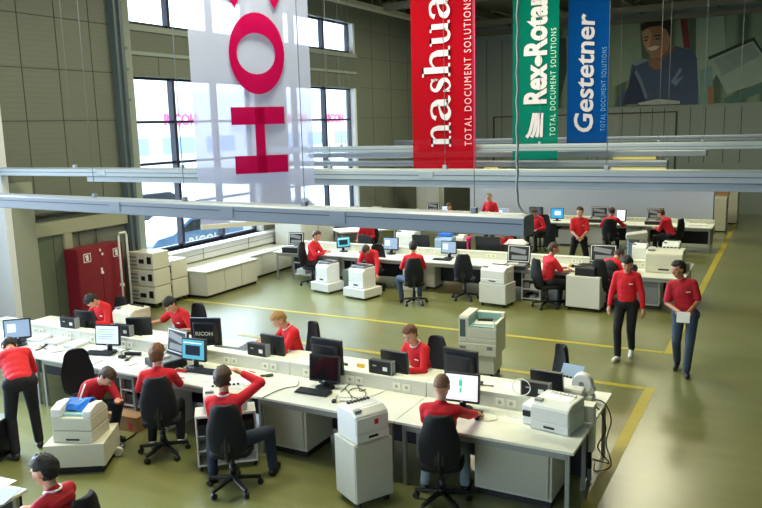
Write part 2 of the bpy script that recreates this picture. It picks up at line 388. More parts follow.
for k in range(9): q = MB(); q.box(3, 3.05, -22+k*7, -17+k*7, 1.6, 3.4); q.build('window', M_lblue, t)
me = text_mesh('RICOH', 1.7, mat('sign_red', (240, 90, 150), .5), .03, .05)
for y in (-8, 2, 14, 24, 34): put_text('sign_lettering', me, t, (3.1, y, 4.7), (PI/2, 0, PI/2))
# ------------------------------------------------------------------ desk rows
DCOUNT = [0]
def desk_proto(w, d, far=False):
    t = thing('work_desk', 'x', 'desk')
    q = MB(); q.box(0, w-.006, 0, d, .70, .73); q.build('desktop', M_top, t, .004)
    for x in (.06, w-.10):
        for y in (.07, d-.07): g = MB(); g.box(x, x+.04, y-.02, y+.02, 0, .70); g.build('leg', M_edge, t)
    q = MB(); q.box(.08, w-.08, .05, .07, .62, .70); q.box(.08, w-.08, d-.07, d-.05, .62, .70); q.build('frame_rail', M_edge, t)
    q = MB(); q.box(.05, w-.05, d-.045, d-.03, .14, .68) if far is False else q.box(.05, w-.05, .03, .045, .14, .68); q.build('modesty_panel', M_modesty, t)
    return t
def duct_proto(w, h, yd):
    t = thing('cable_duct', 'x', 'cable duct')
    q = MB(); q.box(0, w-.004, 0, yd, .40, .73+h); q.build('duct_body', M_duct, t, .006)
    q = MB(); q.box(0, w-.004, -.012, yd+.012, .73+h, .745+h); q.build('duct_lid', M_top, t, .003)
    k = max(1, round(w/.62))
    for i in range(k):
        x = w*(i+.5)/k
        for dx in (-.065, .065):
            s = MB(); s.box(x+dx-.05, x+dx+.05, -.012, 0, .765, .845); so = s.build('socket_outlet', M_ivory, t)
            r = MB(); r.cyl((x+dx, -.016, .805), (x+dx, -.010, .805), .022, n=12); r.build('socket_hole', mat('socket_recess', (176, 176, 160), .5), so)
    return t
def row(x0, x1, nn, y0, y1, yu, ud, z_h, group, names, cat_near, cat_far, duct_lab):
    w = (x1-x0)/nn; near = far = du = None
    for i in range(nn):
        x = x1-(i+1)*w
        if near is None: near = desk_proto(w, yu-y0); near.location = (x, y0, 0); near['label'] = cat_near[i]; near['group'] = group; N = near
        else: dup(near, (x, y0, 0), 0, cat_near[i], group)
        if cat_far:
            if far is None: far = desk_proto(w, y1-yu-ud, True); far.location = (x, yu+ud, 0); far['label'] = cat_far[i]; far['group'] = group
            else: dup(far, (x, yu+ud, 0), 0, cat_far[i], group)
        if du is None: du = duct_proto(w, z_h, ud); du.location = (x, yu, 0); du['label'] = duct_lab[i]; du['group'] = group
        else: dup(du, (x, yu, 0), 0, duct_lab[i], group)
ordn = ['first', 'second', 'third', 'fourth', 'fifth']
row(-11.2, -1.64, 5, 6.79, 8.57, 7.60, .13, .165, 'desks of the nearest double row', 0,
    ['front desk at the free right end of the nearest row, under the big cream printer', 'front desk under the bald man\'s keyboard hand in the nearest row', 'front desk with the dark monitor and keyboard beside the laser printer', 'front desk where the man in the chair writes with raised arm', 'front desk at the far left end of the nearest row, beside the bending man'],
    ['rear desk at the free right end of the nearest row, under the fax machine', 'rear desk of the young man at his low black monitor, nearest row', 'rear desk behind the tall monitor marked on its back, nearest row', 'rear desk of the man reaching forward, nearest row', 'rear desk at the far left end of the nearest row, before the red locker'],
    ['white socket duct behind the big cream printer at the row end', 'white socket duct behind the bald man\'s lit monitor', 'white socket duct behind the dark monitor and keyboard', 'white socket duct behind the teal lit monitor', 'white socket duct at the far left end of the nearest row'])
row(-11.5, -1.66, 5, 15.5, 17.25, 16.32, .13, .15, 'desks of the middle double row', 0,
    ['front desk at the right end of the middle row, behind the two walking men', 'front desk of the man seated before tools in the middle row', 'front desk with the empty swivel chair in the middle row', 'front desk of the man with his back turned, middle row', 'front desk at the left end of the middle row, by the shelf rack'],
    ['rear desk at the right end of the middle row, near the yellow line', 'rear desk facing the standing man in the middle row', 'rear desk behind the open black machines of the middle row', 'rear desk with the grey printer, middle row', 'rear desk at the left end of the middle row, near the window bay'],
    ['white duct at the right end of the middle row', 'white duct facing the man seated before tools', 'white duct behind the lit monitor beside the empty swivel chair', 'white duct before the man with his back turned', 'white duct at the left end of the middle row'])
row(-11.4, -1.8, 5, 23.0, 24.0, 23.85, .10, .10, 'desks along the white partition', 0,
    ['back desk at the right end, against the white partition', 'back desk behind the man in a dark vest', 'back desk with the small blue screen', 'back desk of the standing bald man', 'back desk at the left end, beyond the red banner'], None,
    ['low white duct at the right end of the back desks', 'low white duct behind the man in a dark vest', 'low white duct behind the small blue screen', 'low white duct behind the standing bald man', 'low white duct at the left end of the back desks'])
# white partition behind the back desks
t = thing('room_partition', 'long white partition screen standing behind the back desks', 'partition', (0, 25.2, 0))
q = MB(); a = V(470, 190, 25.2).x; b = V(714, 190, 25.2).x; q.box(a, b, 0, .06, .04, 1.95); q.build('panel', mat('partition_white', (216, 223, 240), .6, var=.02), t)
for i in range(5): x = a+(b-a)*i/4; q = MB(); q.box(x-.03, x+.03, .06, .10, 0, 1.93); q.build('post', M_edge, t)
# ------------------------------------------------------------------ pedestals under the desks
def pedestal(name, lab, loc, w, d, h, m=M_hatch, group='vented steel cabinets under the desks', rot=0, cat='cabinet'):
    t = thing(name, lab, cat, loc, rot, group)
    q = MB(); q.box(0, w, .02, d, .08, h); q.build('body', M_cab, t, .006)
    q = MB(); q.box(.03, w-.03, -.004, .02, .12, h-.06); q.build('vented_door', m, t, .004)
    q = MB(); q.box(.02, w-.02, .05, d-.03, 0, .08); q.build('plinth', M_black, t)
    return t
pedestal('vented_cabinet', 'vented grey steel cabinet under the desk left of the laser printer stand', (-5.42, 6.92, 0), .62, .6, .66)
pedestal('vented_cabinet', 'vented grey steel cabinet under the free desk end right of the bald man', (-2.72, 6.95, 0), .82, .6, .66)
def fcab(name, lab, px, w, d, h, m, group=None, rot=0, y=None):
    p = D(px[0], px[1], 0); t = thing(name, lab, 'cabinet', p, rot, group)
    q = MB(); q.box(0, w, .015, d, .05, h); q.build('body', m, t, .006)
    q = MB(); q.box(.01, w-.01, 0, .018, .07, h-.03); q.build('door', m, t, .004)
    q = MB(); q.box(.02, w-.02, .04, d-.02, 0, .05); q.build('plinth', M_black, t)
    return t
G2 = 'grey cabinets under the middle row'
for px, w, lab in (((405, 287), .78, 'pale grey cabinet under the middle row beside the man with his back turned'), ((324, 277), .6, 'grey cabinet under the middle row between the two floor printers')):
    fcab('desk_cabinet', lab, px, w, .55, .68, M_cab, G2)
pedestal('vented_cabinet', 'dark cabinet in the shade under the right end of the middle row', (-3.0, 15.75, 0), .85, .6, .68, M_grey, G2)
# open drawer shelf under the middle row right of the stacked white printers
def open_shelf(name, lab, loc, w, d, h, n, rot=0, m=M_cabw, goods=True, seed=1):
    t = thing(name, lab, 'shelf', loc, rot)
    q = MB(); q.box(0, .02, 0, d, 0, h); q.box(w-.02, w, 0, d, 0, h); q.box(0, w, d-.02, d, 0, h); q.box(0, w, 0, d, h-.025, h); q.build('carcass', m, t, .003)
    for i in range(n):
        z = .03+(h-.06)*i/n; q = MB(); q.box(.02, w-.02, .005, d-.02, z, z+.018); q.build('shelf_board', m, t)
    return t
M_many = [M_grey, M_red, M_beige, M_black, M_blue, M_paper]
def shelf_goods(t, lab, w, d, h, n, seed, group):
    rr = random.Random(seed); R = Matrix.Rotation(t.rotation_euler.z, 3, 'Z')
    for i in range(n):
        z = .03+(h-.06)*i/n+.018; x = .05
        while x < w-.14:
            ww = rr.uniform(.08, .16); hh = rr.uniform(.05, (h-.1)/n*.7)
            if x+ww > w-.03: break
            p = R @ Vector((x, .04, z)); o = tag(bx('parts_box', rr.choice(M_many), None, 0, ww, 0, d*.6, 0, hh, bevel=.004), lab, 'box', group)
            o.location = t.location+p; o.rotation_euler = t.rotation_euler; x += ww+.02
s = open_shelf('tool_shelf', 'narrow open white shelf with small parts beside the stacked white printers', (-4.98, 15.62, 0), .42, .5, .69, 3)
shelf_goods(s, 'small part kept on the narrow open shelf beside the stacked printers', .42, .5, .69, 3, 4, 'parts on the narrow shelf')
s = open_shelf('desk_shelf', 'open white shelf of parts under the desk beside the crouching man', (-7.72, 6.86, 0), .80, .5, .69, 3)
shelf_goods(s, 'small part kept on the open shelf beside the crouching man', .80, .5, .69, 3, 9, 'parts on the shelf beside the crouching man')
# slender rack at the left end of the middle row
t = thing('shelf_rack', 'white wheeled rack of dark devices at the left end of the middle row', 'rack', (-11.05, 15.75, 0))
for z in (.12, .42): q = MB(); q.box(0, .62, 0, .5, z, z+.02); q.build('shelf_board', M_cabw, t)
for x in (0, .6):
    for y in (0, .48): q = MB(); q.box(x, x+.02, y, y+.02, 0, .68); q.build('upright', M_edge, t)
for k, (x, z, hh, m) in enumerate(((.05, .14, .12, M_white), (.05, .44, .14, M_black), (.34, .44, .1, M_grey))):
    o = tag(bx('device_box', m, None, 0, .26, 0, .4, 0, hh, bevel=.01), ['white device on the lower board of the wheeled rack', 'black device on the upper board of the wheeled rack', 'grey device on the upper board of the wheeled rack'][k], 'device'); o.location = (-11.05+x, 15.8, z)
# ------------------------------------------------------------------ low cabinets under the windows
def lowcab(lab, y0, w, xf, xb, h, group):
    t = thing('low_cabinet', lab, 'cabinet', (xb, y0, 0), 0, group); d = xf-xb
    q = MB(); q.box(0, d-.02, 0, w-.004, .06, h); q.build('body', M_cab, t, .004)
    q = MB(); q.box(d-.02, d, .006, w-.01, .07, h-.01); q.build('door', M_cab, t, .004)
    q = MB(); q.box(.03, d-.05, 0, w-.004, 0, .06); q.build('plinth', M_dark, t)
for i, n_ in enumerate(('nearest', 'middle', 'farthest')):
    lowcab('low grey cabinet under the near window worktop, %s of its three' % n_, 13.1+i*.625, .625, -11.62, -12.88, .61, 'cabinets under the near window worktop')
for i, n_ in enumerate(('nearest', 'middle', 'farthest')):
    lowcab('low grey cabinet under the far window worktop, %s of its three' % n_, 15.0+i*.66, .66, -11.98, -12.88, .61, 'cabinets under the far window worktop')
tag(bx('worktop', M_top, None, -12.88, -11.59, 13.07, 14.98, .612, .64, bevel=.004), 'white worktop on the low cabinets nearest along the window wall', 'worktop')
tag(bx('worktop', M_top, None, -12.88, -11.95, 14.99, 17.0, .612, .64, bevel=.004), 'white narrower worktop on the far low cabinets along the window wall', 'worktop')
for k, (y, h_) in enumerate(((17.05, 1.35), (17.9, 1.5))):
    t = thing('tall_cabinet', ['white cabinet beyond the far window worktop', 'taller white cabinet beyond the first one at the windows'][k], 'cabinet', (-12.55, y, 0), 0, 'white cabinets by the windows')
    q = MB(); q.box(0, .9, .02, .8, .05, h_); q.build('body', M_cabw, t, .006); q = MB(); q.box(.02, .88, 0, .02, .08, h_-.03); q.build('door', M_cabw, t); q = MB(); q.box(.02, .88, .05, .78, 0, .05); q.build('plinth', M_black, t)
# ------------------------------------------------------------------ red locker, white pole loop, module rack
t = thing('fire_locker', 'dark red two-door steel locker against the panelled wall', 'locker', (-12.86, 10.3, 0))
q = MB(); q.box(0, .38, 0, 1.18, 0, 1.54); M_loc = mat('locker_red', (126, 16, 34), .4); q.build('body', M_loc, t, .01)
for k, y in enumerate((.012, .596)):
    q = MB(); q.box(.38, .395, y, y+.572, .04, 1.51); dr = q.build('door', M_loc, t, .004)
    c = y+(.22 if k == 0 else .40)
    q = MB(); q.box(.395, .398, c-.09, c+.09, 1.25, 1.43); pl = q.build('sign_plate', M_paper, dr)
    q = MB(); q.box(.398, .3985, c-.075, c+.075, 1.265, 1.415); q.build('sign_field', M_loc, pl)
    q = MB(); q.box(.3985, .4005, c-.03, c+.03, 1.28, 1.40); q.box(.3985, .4005, c-.05, c+.0, 1.36, 1.39); q.build('sign_symbol', M_paper, pl)
q = MB(); q.cyl((.395, .57, .98), (.43, .57, .98), .03, n=10); q.box(.395, .41, .55, .59, 1.0, 1.08); q.build('lock_handle', M_white, t)
q = MB(); q.ell((.40, .62, 1.36), (.008, .03, .03)); q.ell((.40, .57, 1.45), (.008, .025, .03)); q.build('sticker', M_white, t)
q = MB(); q.tube([(-12.35, 11.28, .0), (-12.35, 11.28, 1.68), (-12.35, 11.31, 1.75), (-12.35, 11.47, 1.75), (-12.35, 11.5, 1.68), (-12.35, 11.5, 0)], .024, 8); q.box(-12.4, -12.3, 11.26, 11.3, .62, .68)
tag(q.build('pole_loop', M_white), 'white upright pipe loop between the red locker and the beige rack', 'pipe loop')
def module_rack(lab, x0, x1, y0, y1, n, h, loc=None):
    t = thing('module_rack', lab, 'rack', (x0, y0, 0)); w = x1-x0; d = y1-y0; z0 = .1; hh = (h-z0)/n
    rr = random.Random(3)
    for i in range(n):
        q = MB(); z = z0+hh*i; q.box(0, w, 0, d, z+.008, z+hh-.008); mo = q.build('module', M_beige, t, .012)
        q = MB(); q.box(.06, w*.42, -.012, 0, z+.06, z+hh-.05); q.box(w*.48, w*.72, -.012, 0, z+.06, z+hh-.05); q.build('front_panel', M_cab, mo, .003)
        q = MB(); q.box(w*.5+rr.uniform(-.1, .1), w*.66, -.018, -.01, z+hh*.35, z+hh*.6); q.build('dark_slot', M_black, mo)
        q = MB(); q.box(w*.78, w*.93, -.014, 0, z+hh*.35, z+hh*.75); q.build('dark_slot', M_black, mo)
        for kk in range(3): q = MB(); zz = z+hh*(.2+.22*kk); q.box(w*.08, w*.38, -.016, -.01, zz, zz+hh*.1); q.build('front_plate', M_grey, mo)
    for x in (.06, w-.06):
        for y in (.06, d-.06): q = MB(); q.cyl((x, y, 0), (x, y, .11), .045, n=10); q.build('caster', M_black, t)
module_rack('tall beige rack of three machine modules beside the red locker', -12.80, -12.05, 11.90, 12.40, 3, 1.24)
module_rack('lower beige machine with two modules right of the tall beige rack', -12.55, -12.05, 12.46, 12.95, 2, .98)
# ------------------------------------------------------------------ printers
def printer(lab, loc, w, d, h, rot=0, m=M_white, style='laser', name='laser_printer', group=None, logo=None, tray=True):
    """front is -y; loc = centre of the base"""
    t = thing(name, lab, 'printer', loc, rot, group); a, b = w/2, d/2
    q = MB(); q.prism([(-b, 0), (-b, h*.86), (-b*.55, h), (b, h), (b, 0)], -a, a, 'x'); q.build('housing', m, t, min(.018, h*.06), 2)
    q = MB(); q.box(-a*.72, a*.72, -b*.35, b*.55, h-.004, h+.004); tr = q.build('output_tray', M_paper if style == 'paper' else m, t)
    q = MB()
    for k in range(7): x = -a*.6+k*a*.2; q.box(x, x+a*.12, b*.42, b*.62, h+.002, h+.022)
    q.build('output_comb', m if style == 'paper' else M_black, t)
    q = MB(); q.box(-a*.96, a*.96, -b-.008, -b+.01, h*.34, h*.80); fr = q.build('front_cover', m, t, .006)
    if tray:
        q = MB(); q.box(-a*.98, a*.98, -b-.012, -b+.01, h*.03, h*.30); tt = q.build('paper_tray', m, t, .005)
        q = MB(); q.box(-a*.28, a*.28, -b-.018, -b-.008, h*.13, h*.2); q.build('tray_handle', M_black, tt)
    q = MB(); q.box(-a*.9, -a*.5, -b*.8, -b*.5, h*.965, h*.99+.012); q.build('control_panel', M_grey, t, .003)
    if logo: q = MB(); q.box(a*.1, a*.32, -b-.012, -b-.006, h*.52, h*.68); q.build('red_emblem', logo, fr)
    q = MB(); q.box(a-.002, a+.006, -b*.6, b*.7, h*.12, h*.7); q.build('side_cover', m, t, .003)
    return t
def floor_printer(lab, loc, w, d, h, rot, m=M_white, base_lab=None, bw=None, bh=.35):
    p = Vector(loc); B = thing('printer_stand', base_lab, 'stand', p, rot, 'low stands under floor printers'); bw = bw or w+.20; bd = d+.18
    q = MB(); q.box(-bw/2, bw/2, -bd/2, bd/2, .05, bh); q.build('body', M_cabw, B, .008); q = MB(); q.box(-bw/2+.04, bw/2-.04, -bd/2+.05, bd/2-.05, 0, .05); q.build('plinth', M_black, B)
    t = printer(lab, (p.x, p.y, bh), w, d, h, rot, m)
    q = MB(); q.box(-w*.42, w*.46, -d*.36, d*.42, h+.005, h+.045); q.build('dark_lid', M_grey, t, .01); q = MB(); q.box(-w*.3, w*.4, -d*.3, d*.1, h+.045, h+.06); q.build('lid_pad', M_black, t, .004)
    return t
floor_printer('small white copier with dark top at the left end of the middle row', (-9.46, 14.86, 0), .40, .40, .44, -.25, base_lab='low white stand under the small copier at the left row end', bh=.24)
floor_printer('white copier with dark lid on a low stand before the man leaning forward', (-8.38, 14.60, 0), .45, .42, .46, -.22, base_lab='low white stand under the copier before the man leaning forward', bh=.24)
tag(bx('plastic_bin', mat('bin_grey_green', (110, 122, 118), .5), None, -9.15, -8.75, 15.0, 15.35, 0, .5, bevel=.02), 'grey green plastic bin between the two floor copiers', 'bin')
# stacked white printer on its cabinet in front of the empty swivel chair
def wheeled_cabinet(lab, c, w, d, h, rot, group='wheeled cabinets under printers', m=M_cabw):
    t = thing('wheeled_cabinet', lab, 'cabinet', (c[0], c[1], 0), rot, group)
    q = MB(); q.box(-w/2, w/2, -d/2+.02, d/2, .07, h); q.build('body', m, t, .006)
    q = MB(); q.box(-w/2+.005, w/2-.005, -d/2, -d/2+.02, .08, h-.01); q.build('door', m, t, .004)
    for x in (-w/2+.06, w/2-.06):
        for y in (-d/2+.06, d/2-.06): q = MB(); q.cyl((x-.015, y, .035), (x+.015, y, .035), .035, n=12); q.build('caster', M_black, t)
    return t
c = (-5.32, 15.02)
wheeled_cabinet('white wheeled cabinet in front of the middle row, under the white printer', c, .62, .50, .50, -.12)
printer('white printer on the wheeled cabinet in front of the middle row', (*c, .50), .56, .46, .34, -.12, M_white)
# laser printer with the red square, on its cabinet in front of the near row
c = (-3.72, 6.40)
wheeled_cabinet('grey wheeled cabinet in front of the near row, under the white laser printer', c, .45, .42, .70, 1.06, m=M_cab)
printer('white laser printer with a small red emblem on the grey wheeled cabinet', (c[0], c[1], .70), .40, .36, .33, 1.10, M_white, logo=M_red)
# grey cabinet unit with black printer, right end of the middle row
c = (-3.52, 15.32)
wheeled_cabinet('pale grey wheeled cabinet at the right part of the middle row', c, .70, .46, .72, -.08, m=M_cabw)
printer('small black printer on the pale grey wheeled cabinet', (c[0]+.02, c[1], .72), .42, .34, .20, -.08, M_black, name='ink_printer', tray=False)
# big cream printer, fax and feeder on the near row's free end
printer('large cream laser printer on the free end of the nearest row', (-1.96, 7.38, .73), .42, .40, .30, -.16, M_cabw, 'paper')
t = thing('printer_cover', 'open rear flap of paper behind the large cream printer', 'tray', (-2.30, 7.40, .73), -.12)
q = MB(); q.box(0, .18, -.12, .12, 0, .22); q.build('body', M_white, t, .02); q = MB(); q.box(.02, .10, -.14, -.11, .10, .16); q.build('dark_latch', M_black, t)
printer('white fax machine with upright pale blue sheets behind the cream printer', (-2.02, 8.12, .73), .42, .34, .24, -.15, M_white, name='fax_machine', tray=False)
q = MB(); q.box(-.13, .13, -.004, .004, 0, .17, rot=0); o = tag(q.build('paper_stack', M_lblue), 'upright pale blue sheet standing in the fax machine', 'paper'); o.location = (-2.04, 8.2, .965); o.rotation_euler = (-.6, 0, -.2)
t = thing('handset_dock', 'white round-ended handset dock beside the fax machine', 'dock', (-1.82, 8.06, .73))
q = MB(); q.box(-.08, .08, -.08, .08, 0, .14); q.build('foot', M_white, t, .02); q = MB(); q.cyl((-.05, -.06, .26), (-.05, .06, .26), .11, n=24); q.cyl((.03, -.05, .2), (.03, .05, .2), .06, n=20); q.build('reel_housing', M_white, t, .01)
q = MB(); q.cyl((-.05, -.065, .26), (-.05, -.058, .26), .03, n=12); q.build('hub', M_grey, t)
# low box stand and half-open printer at the lower left
t = thing('printer_stand', 'low cream wheeled stand under the half-open printer, beside the crouching man', 'stand', (-7.15, 5.73, 0), math.radians(31.6))
q = MB(); q.box(-.34, .34, -.31, .31, .09, .36); q.build('body', M_beige, t, .006); q = MB(); q.box(-.29, .29, -.26, .26, 0, .09); q.build('plinth', M_black, t)
q = MB(); q.cyl((.36, .12, .06), (.36, .18, .06), .05, n=14); q.build('caster', M_white, t)
t = thing('opened_printer', 'half-open cream printer with bright blue film, on the low cream stand', 'printer', (-7.11, 5.70, .36), math.radians(22))
q = MB(); q.box(-.24, .24, -.21, .21, 0, .14); q.build('paper_tray', M_beige, t, .01); q = MB(); q.box(-.08, .08, -.216, -.205, .03, .05); q.build('tray_handle', M_black, t)
q = MB(); q.box(-.24, .24, -.21, .21, .145, .30); q.build('housing', M_beige, t, .014)
q = MB(); q.prism([(-.21, .30), (-.21, .40), (-.05, .44), (.1, .42), (.21, .30)], -.24, -.12, 'x'); q.prism([(-.21, .30), (-.21, .38), (-.05, .42), (.1, .40), (.21, .30)], .14, .24, 'x'); q.build('side_housing', M_white, t, .014)
q = MB(); q.box(-.12, .14, -.16, .18, .30, .33); q.build('inner_tray', M_teal, t, .004)
q = MB()
rr = random.Random(5); P = [[None]*7 for _ in range(6)]
for i in range(6):
    for j in range(7): P[i][j] = q.bm.verts.new((-.12+.26*i/5, -.10+.28*j/6, .35+.09*math.sin(PI*j/6)+rr.uniform(-.012, .02)))
for i in range(5):
    for j in range(6): q.bm.faces.new((P[i][j], P[i+1][j], P[i+1][j+1], P[i][j+1]))
fo = q.build('blue_film', M_blue, t); so = fo.modifiers.new('solid', 'SOLIDIFY'); so.thickness = .01
# brown box on the floor with cables
t = thing('cardboard_box', 'brown cardboard box on the floor between two seated men', 'box', (-7.86, 6.62, 0), .05)
q = MB(); q.box(0, .62, 0, .3, .0, .2); q.build('carton', M_cardb, t, .004); q = MB(); q.box(.48, .54, -.004, 0, .03, .12); q.build('red_print', M_red, t)
# cabinet seen at the left edge of the frame, lower left
t = thing('side_cabinet', 'grey green cabinet at the lower corner, in front of the bending man', 'cabinet', (-8.50, 4.98, 0), .35)
q = MB(); q.box(-.2, .50, -.2, .46, .03, .50); q.build('body', mat('cabinet_sage', (138, 148, 132), .5), t, .006); q = MB(); q.box(.50, .512, -.19, .45, .05, .49); q.build('side_edge', M_black, t)
# white narrow open stand at the second front man, with a boxed device on it
t = thing('drawer_stand', 'white narrow open stand with drawers beside the man with raised arm', 'drawer stand', (-5.57, 6.44, 0), .71)
q = MB(); q.box(-.34, -.32, -.15, .15, .06, .66); q.box(.32, .34, -.15, .15, .06, .66); q.box(-.34, .34, -.15, .15, .64, .67); q.box(-.34, .34, .13, .15, .06, .66); q.box(-.34, .34, -.15, .15, .06, .08); q.build('carcass', M_cabw, t, .004)
for z in (.24, .42): q = MB(); q.box(-.32, .32, -.14, .14, z, z+.015); q.build('shelf_board', M_cabw, t)
q = MB(); q.box(-.31, .31, -.16, .1, .44, .56); q.build('drawer', M_dark, t)
for x in (-.3, .3):
    for y in (-.1, .1): q = MB(); q.cyl((x-.015, y, .03), (x+.015, y, .03), .03, n=10); q.build('caster', M_black, t)
printer('pale grey boxed device on the narrow open stand before the man with raised arm', (-5.57, 6.45, .67), .48, .26, .25, .71, M_cabw, name='boxed_device', tray=False)
# large multifunction printer behind the near row
M_copier = mat('copier_cream', (222, 223, 208), .45, var=.03)
t = thing('floor_copier', 'tall cream office copier with a pale teal tray standing behind the nearest row', 'copier', (-4.0, 10.62, 0), .08)
q = MB(); q.box(-.30, .30, -.28, .28, .10, .42); q.build('paper_cabinet', M_copier, t, .012)
q = MB(); q.box(-.36, .36, -.33, .33, .42, .92); q.build('housing', M_copier, t, .018)
q = MB(); q.prism([(-.33, .92), (-.33, 1.07), (-.28, 1.10), (.33, 1.10), (.33, .92)], -.36, -.17, 'x'); q.build('scanner_column', M_copier, t, .012)
q = MB(); q.box(-.17, .36, .22, .33, .92, 1.07); q.box(.30, .36, -.33, .30, .92, 1.0); q.build('tray_rim', M_copier, t, .01)
q = MB(); q.box(-.17, .30, -.33, .22, .92, .935); q.box(-.168, .298, .205, .222, .935, 1.06); q.box(-.172, -.160, -.31, .2, .93, 1.05); q.build('output_tray', M_teal, t)
q = MB(); q.box(-.12, .22, -.2, .12, .937, .95, rot=.2); q.build('printed_sheet', M_paper, t)
q = MB(); q.box(-.10, .18, .02, .1, .95, .985, rot=.15); q.build('sheet_clip', M_black, t)
q = MB(); q.box(-.335, -.23, -.338, -.325, .74, 1.04); q.build('control_panel', mat('panel_teal_dark', (84, 104, 108), .4), t, .004)
q = MB(); q.box(-.33, -.22, -.345, -.325, .66, .72); q.build('status_strip', M_white, t)
q = MB(); q.box(-.16, .35, -.338, -.32, .74, .90); q.build('upper_door', M_copier, t, .006)
q = MB(); q.box(-.16, .35, -.336, -.32, .66, .72); q.build('paper_slot', M_copier, t, .004)
q = MB(); q.box(-.36, .35, -.345, -.32, .43, .63); dd = q.build('front_door', M_copier, t, .006)
q = MB(); q.box(.18, .28, -.35, -.34, .54, .6); q.box(-.33, -.22, -.35, -.34, .54, .58); q.build('door_grip', M_grey, dd)
q = MB(); q.box(.36, .366, -.26, .26, .48, .86); q.build('side_cover', M_copier, t, .004)
for x in (-.24, .24):
    for y in (-.22, .22): q = MB(); q.cyl((x, y, 0), (x, y, .1), .035, n=10); q.build('caster', M_black, t)
t.scale = (.82, .82, .89)
# printer on the near row's rear left desks
printer('cream printer on the rear desk before the reaching man', (-9.28, 8.62, .73), .46, .40, .31, -.10, M_beige, tray=False)
# far racks at the right end
for k, (px, py) in enumerate(((716, 232), (728, 224))):
    p = D(px, py, 0); t = thing('file_rack', ['tall grey cabinet nearest at the right end of the back partition', 'tall grey cabinet standing behind the nearest one at the partition end'][k], 'cabinet', p, 0, 'cabinets at the partition end')
    q = MB(); q.box(-.15, .28, 0, .95, .04, 1.14+.05*k); q.build('body', M_cab, t, .01)
    for z in (.4, .8, 1.2): q = MB(); q.box(.28, .29, .03, .92, z, z+.03); q.build('shelf_lip', M_edge, t)
    q = MB(); q.box(-.13, .26, .02, .9, 0, .04); q.build('plinth', M_black, t)
p = D(719, 230, 0); o = tag(bx('cardboard_box', M_cardb, None, -.12, .25, .2, .62, 1.15, 1.42, bevel=.006), 'brown carton lying on the tall cabinets at the partition end', 'box'); o.location = (p.x-.02, p.y+.1, 0)
# ------------------------------------------------------------------ suspended trunkings
M_galv = mat('trunking_galvanised', (156, 167, 176), .38, .25, var=.04, scale=1.5)
M_tgrey = mat('trunking_grey', (126, 136, 150), .42, .1, var=.03, scale=1.5)
M_tdark = mat('trunking_slot', (52, 60, 72), .5)
M_rod = mat('rod_dark', (110, 118, 118), .5)
M_undercap = mat('underside_cover_yellow', (214, 204, 130), .5)
def trunking(lab, Y, x0, x1, z0, z1, m, rods=(), grooves=(), lower=None, joints=(), yellow=None, dp=.16):
    t = thing('cable_trunking', lab, 'trunking', (0, Y, 0), 0, 'suspended trunkings over the desks')
    h = z1-z0; q = MB(); q.prism([(-dp, z0+h*.05), (-dp, z1-h*.12), (-dp+.03, z1), (dp-.03, z1), (dp, z1-h*.12), (dp, z0+h*.05), (dp-.04, z0), (-dp+.04, z0)], x0, x1, 'x'); q.build('channel', m, t, .006)
    for g in grooves: q = MB(); z = z0+h*g; q.box(x0+.02, x1-.02, -dp-.004, -dp+.004, z-h*.025, z+h*.025); q.build('groove', M_tdark, t)
    for a, b, hh in (lower or ()): q = MB(); q.box(a, b, -dp*.7, dp*.7, z0-hh, z0); q.build('light_fitting', m, t, .006)
    for a, b in (yellow or ()): q = MB(); q.box(a, b, -dp*.9, dp*.9, z0-.075, z0-.002); q.build('underside_cover', M_undercap, t)  # pale yellow strip built under the channel as a plain cover
    for x in joints: q = MB(); q.box(x-.10, x+.10, -dp-.008, dp+.008, z0+h*.2, z1-h*.15); q.build('joint_plate', m, t, .004)
    for x in rods:
        q = MB(); q.cyl((x, 0, z1), (x, 0, ZC), .0045, n=6); r = q.build('hanger_rod', M_rod, t)
        q = MB(); q.box(x-.025, x+.025, -.03, .03, z1-.01, z1+.05); q.build('rod_clamp', m, r)
    return t
Y = 6.9; zt = V(137, 201, Y-.13).z; zb = V(116, 215.5, Y-.13).z; zn = zt
NA, NB = D(137, 200.5, zt), D(537, 217, zt); nang = math.atan2(NB.y-NA.y, NB.x-NA.x); nx1 = NA.x+(NB-NA).length-.12
t = trunking('nearest grey suspended trunking, ending above the nearest desk row', Y, -12.4, nx1, zb, zt, M_tgrey, [V(82, 130, Y).x, V(183, 190, Y).x, -4.6, -2.6], [.62], joints=[V(118, 205, Y).x, V(236, 210, Y).x, V(350, 215, Y).x], dp=.13)
t.rotation_euler = (0, 0, nang); R_ = Matrix.Rotation(nang, 3, 'Z'); t.location = Vector((NA.x, NA.y, 0))-R_ @ Vector((NA.x, -.13, 0)); NT = t
Y = 9.1; zt = V(400, 169.5, Y-.12).z; zb = V(400, 180.5, Y-.12).z
trunking('long bright suspended trunking reaching across the whole hall above the upright copier', Y, -12.75, 2.5, zb, zt, M_galv, [V(65, 60, Y).x, V(181, 150, Y).x, V(330, 160, Y).x, V(607, 150, Y).x, V(445, 150, Y).x], [.5], lower=[(V(91, 180, Y).x, 2.4, .085)], joints=[V(107, 175, Y).x, V(430, 178, Y).x], dp=.12)
def tray(lab, Y, x0, x1, pt, pb, pxr, m, **k):
    return trunking(lab, Y, x0, x1, V(pxr, pb, Y-.16).z, V(pxr, pt, Y-.16).z, m, **k)
tray('bright full-length trunking, the highest pale band in front of the green banner', 17.0, -12.5, 2.5, 142.2, 149.6, 700, M_galv, rods=[V(340, 100, 17).x, V(540, 100, 17).x, V(660, 100, 17).x, V(705, 80, 17).x], grooves=[.45])
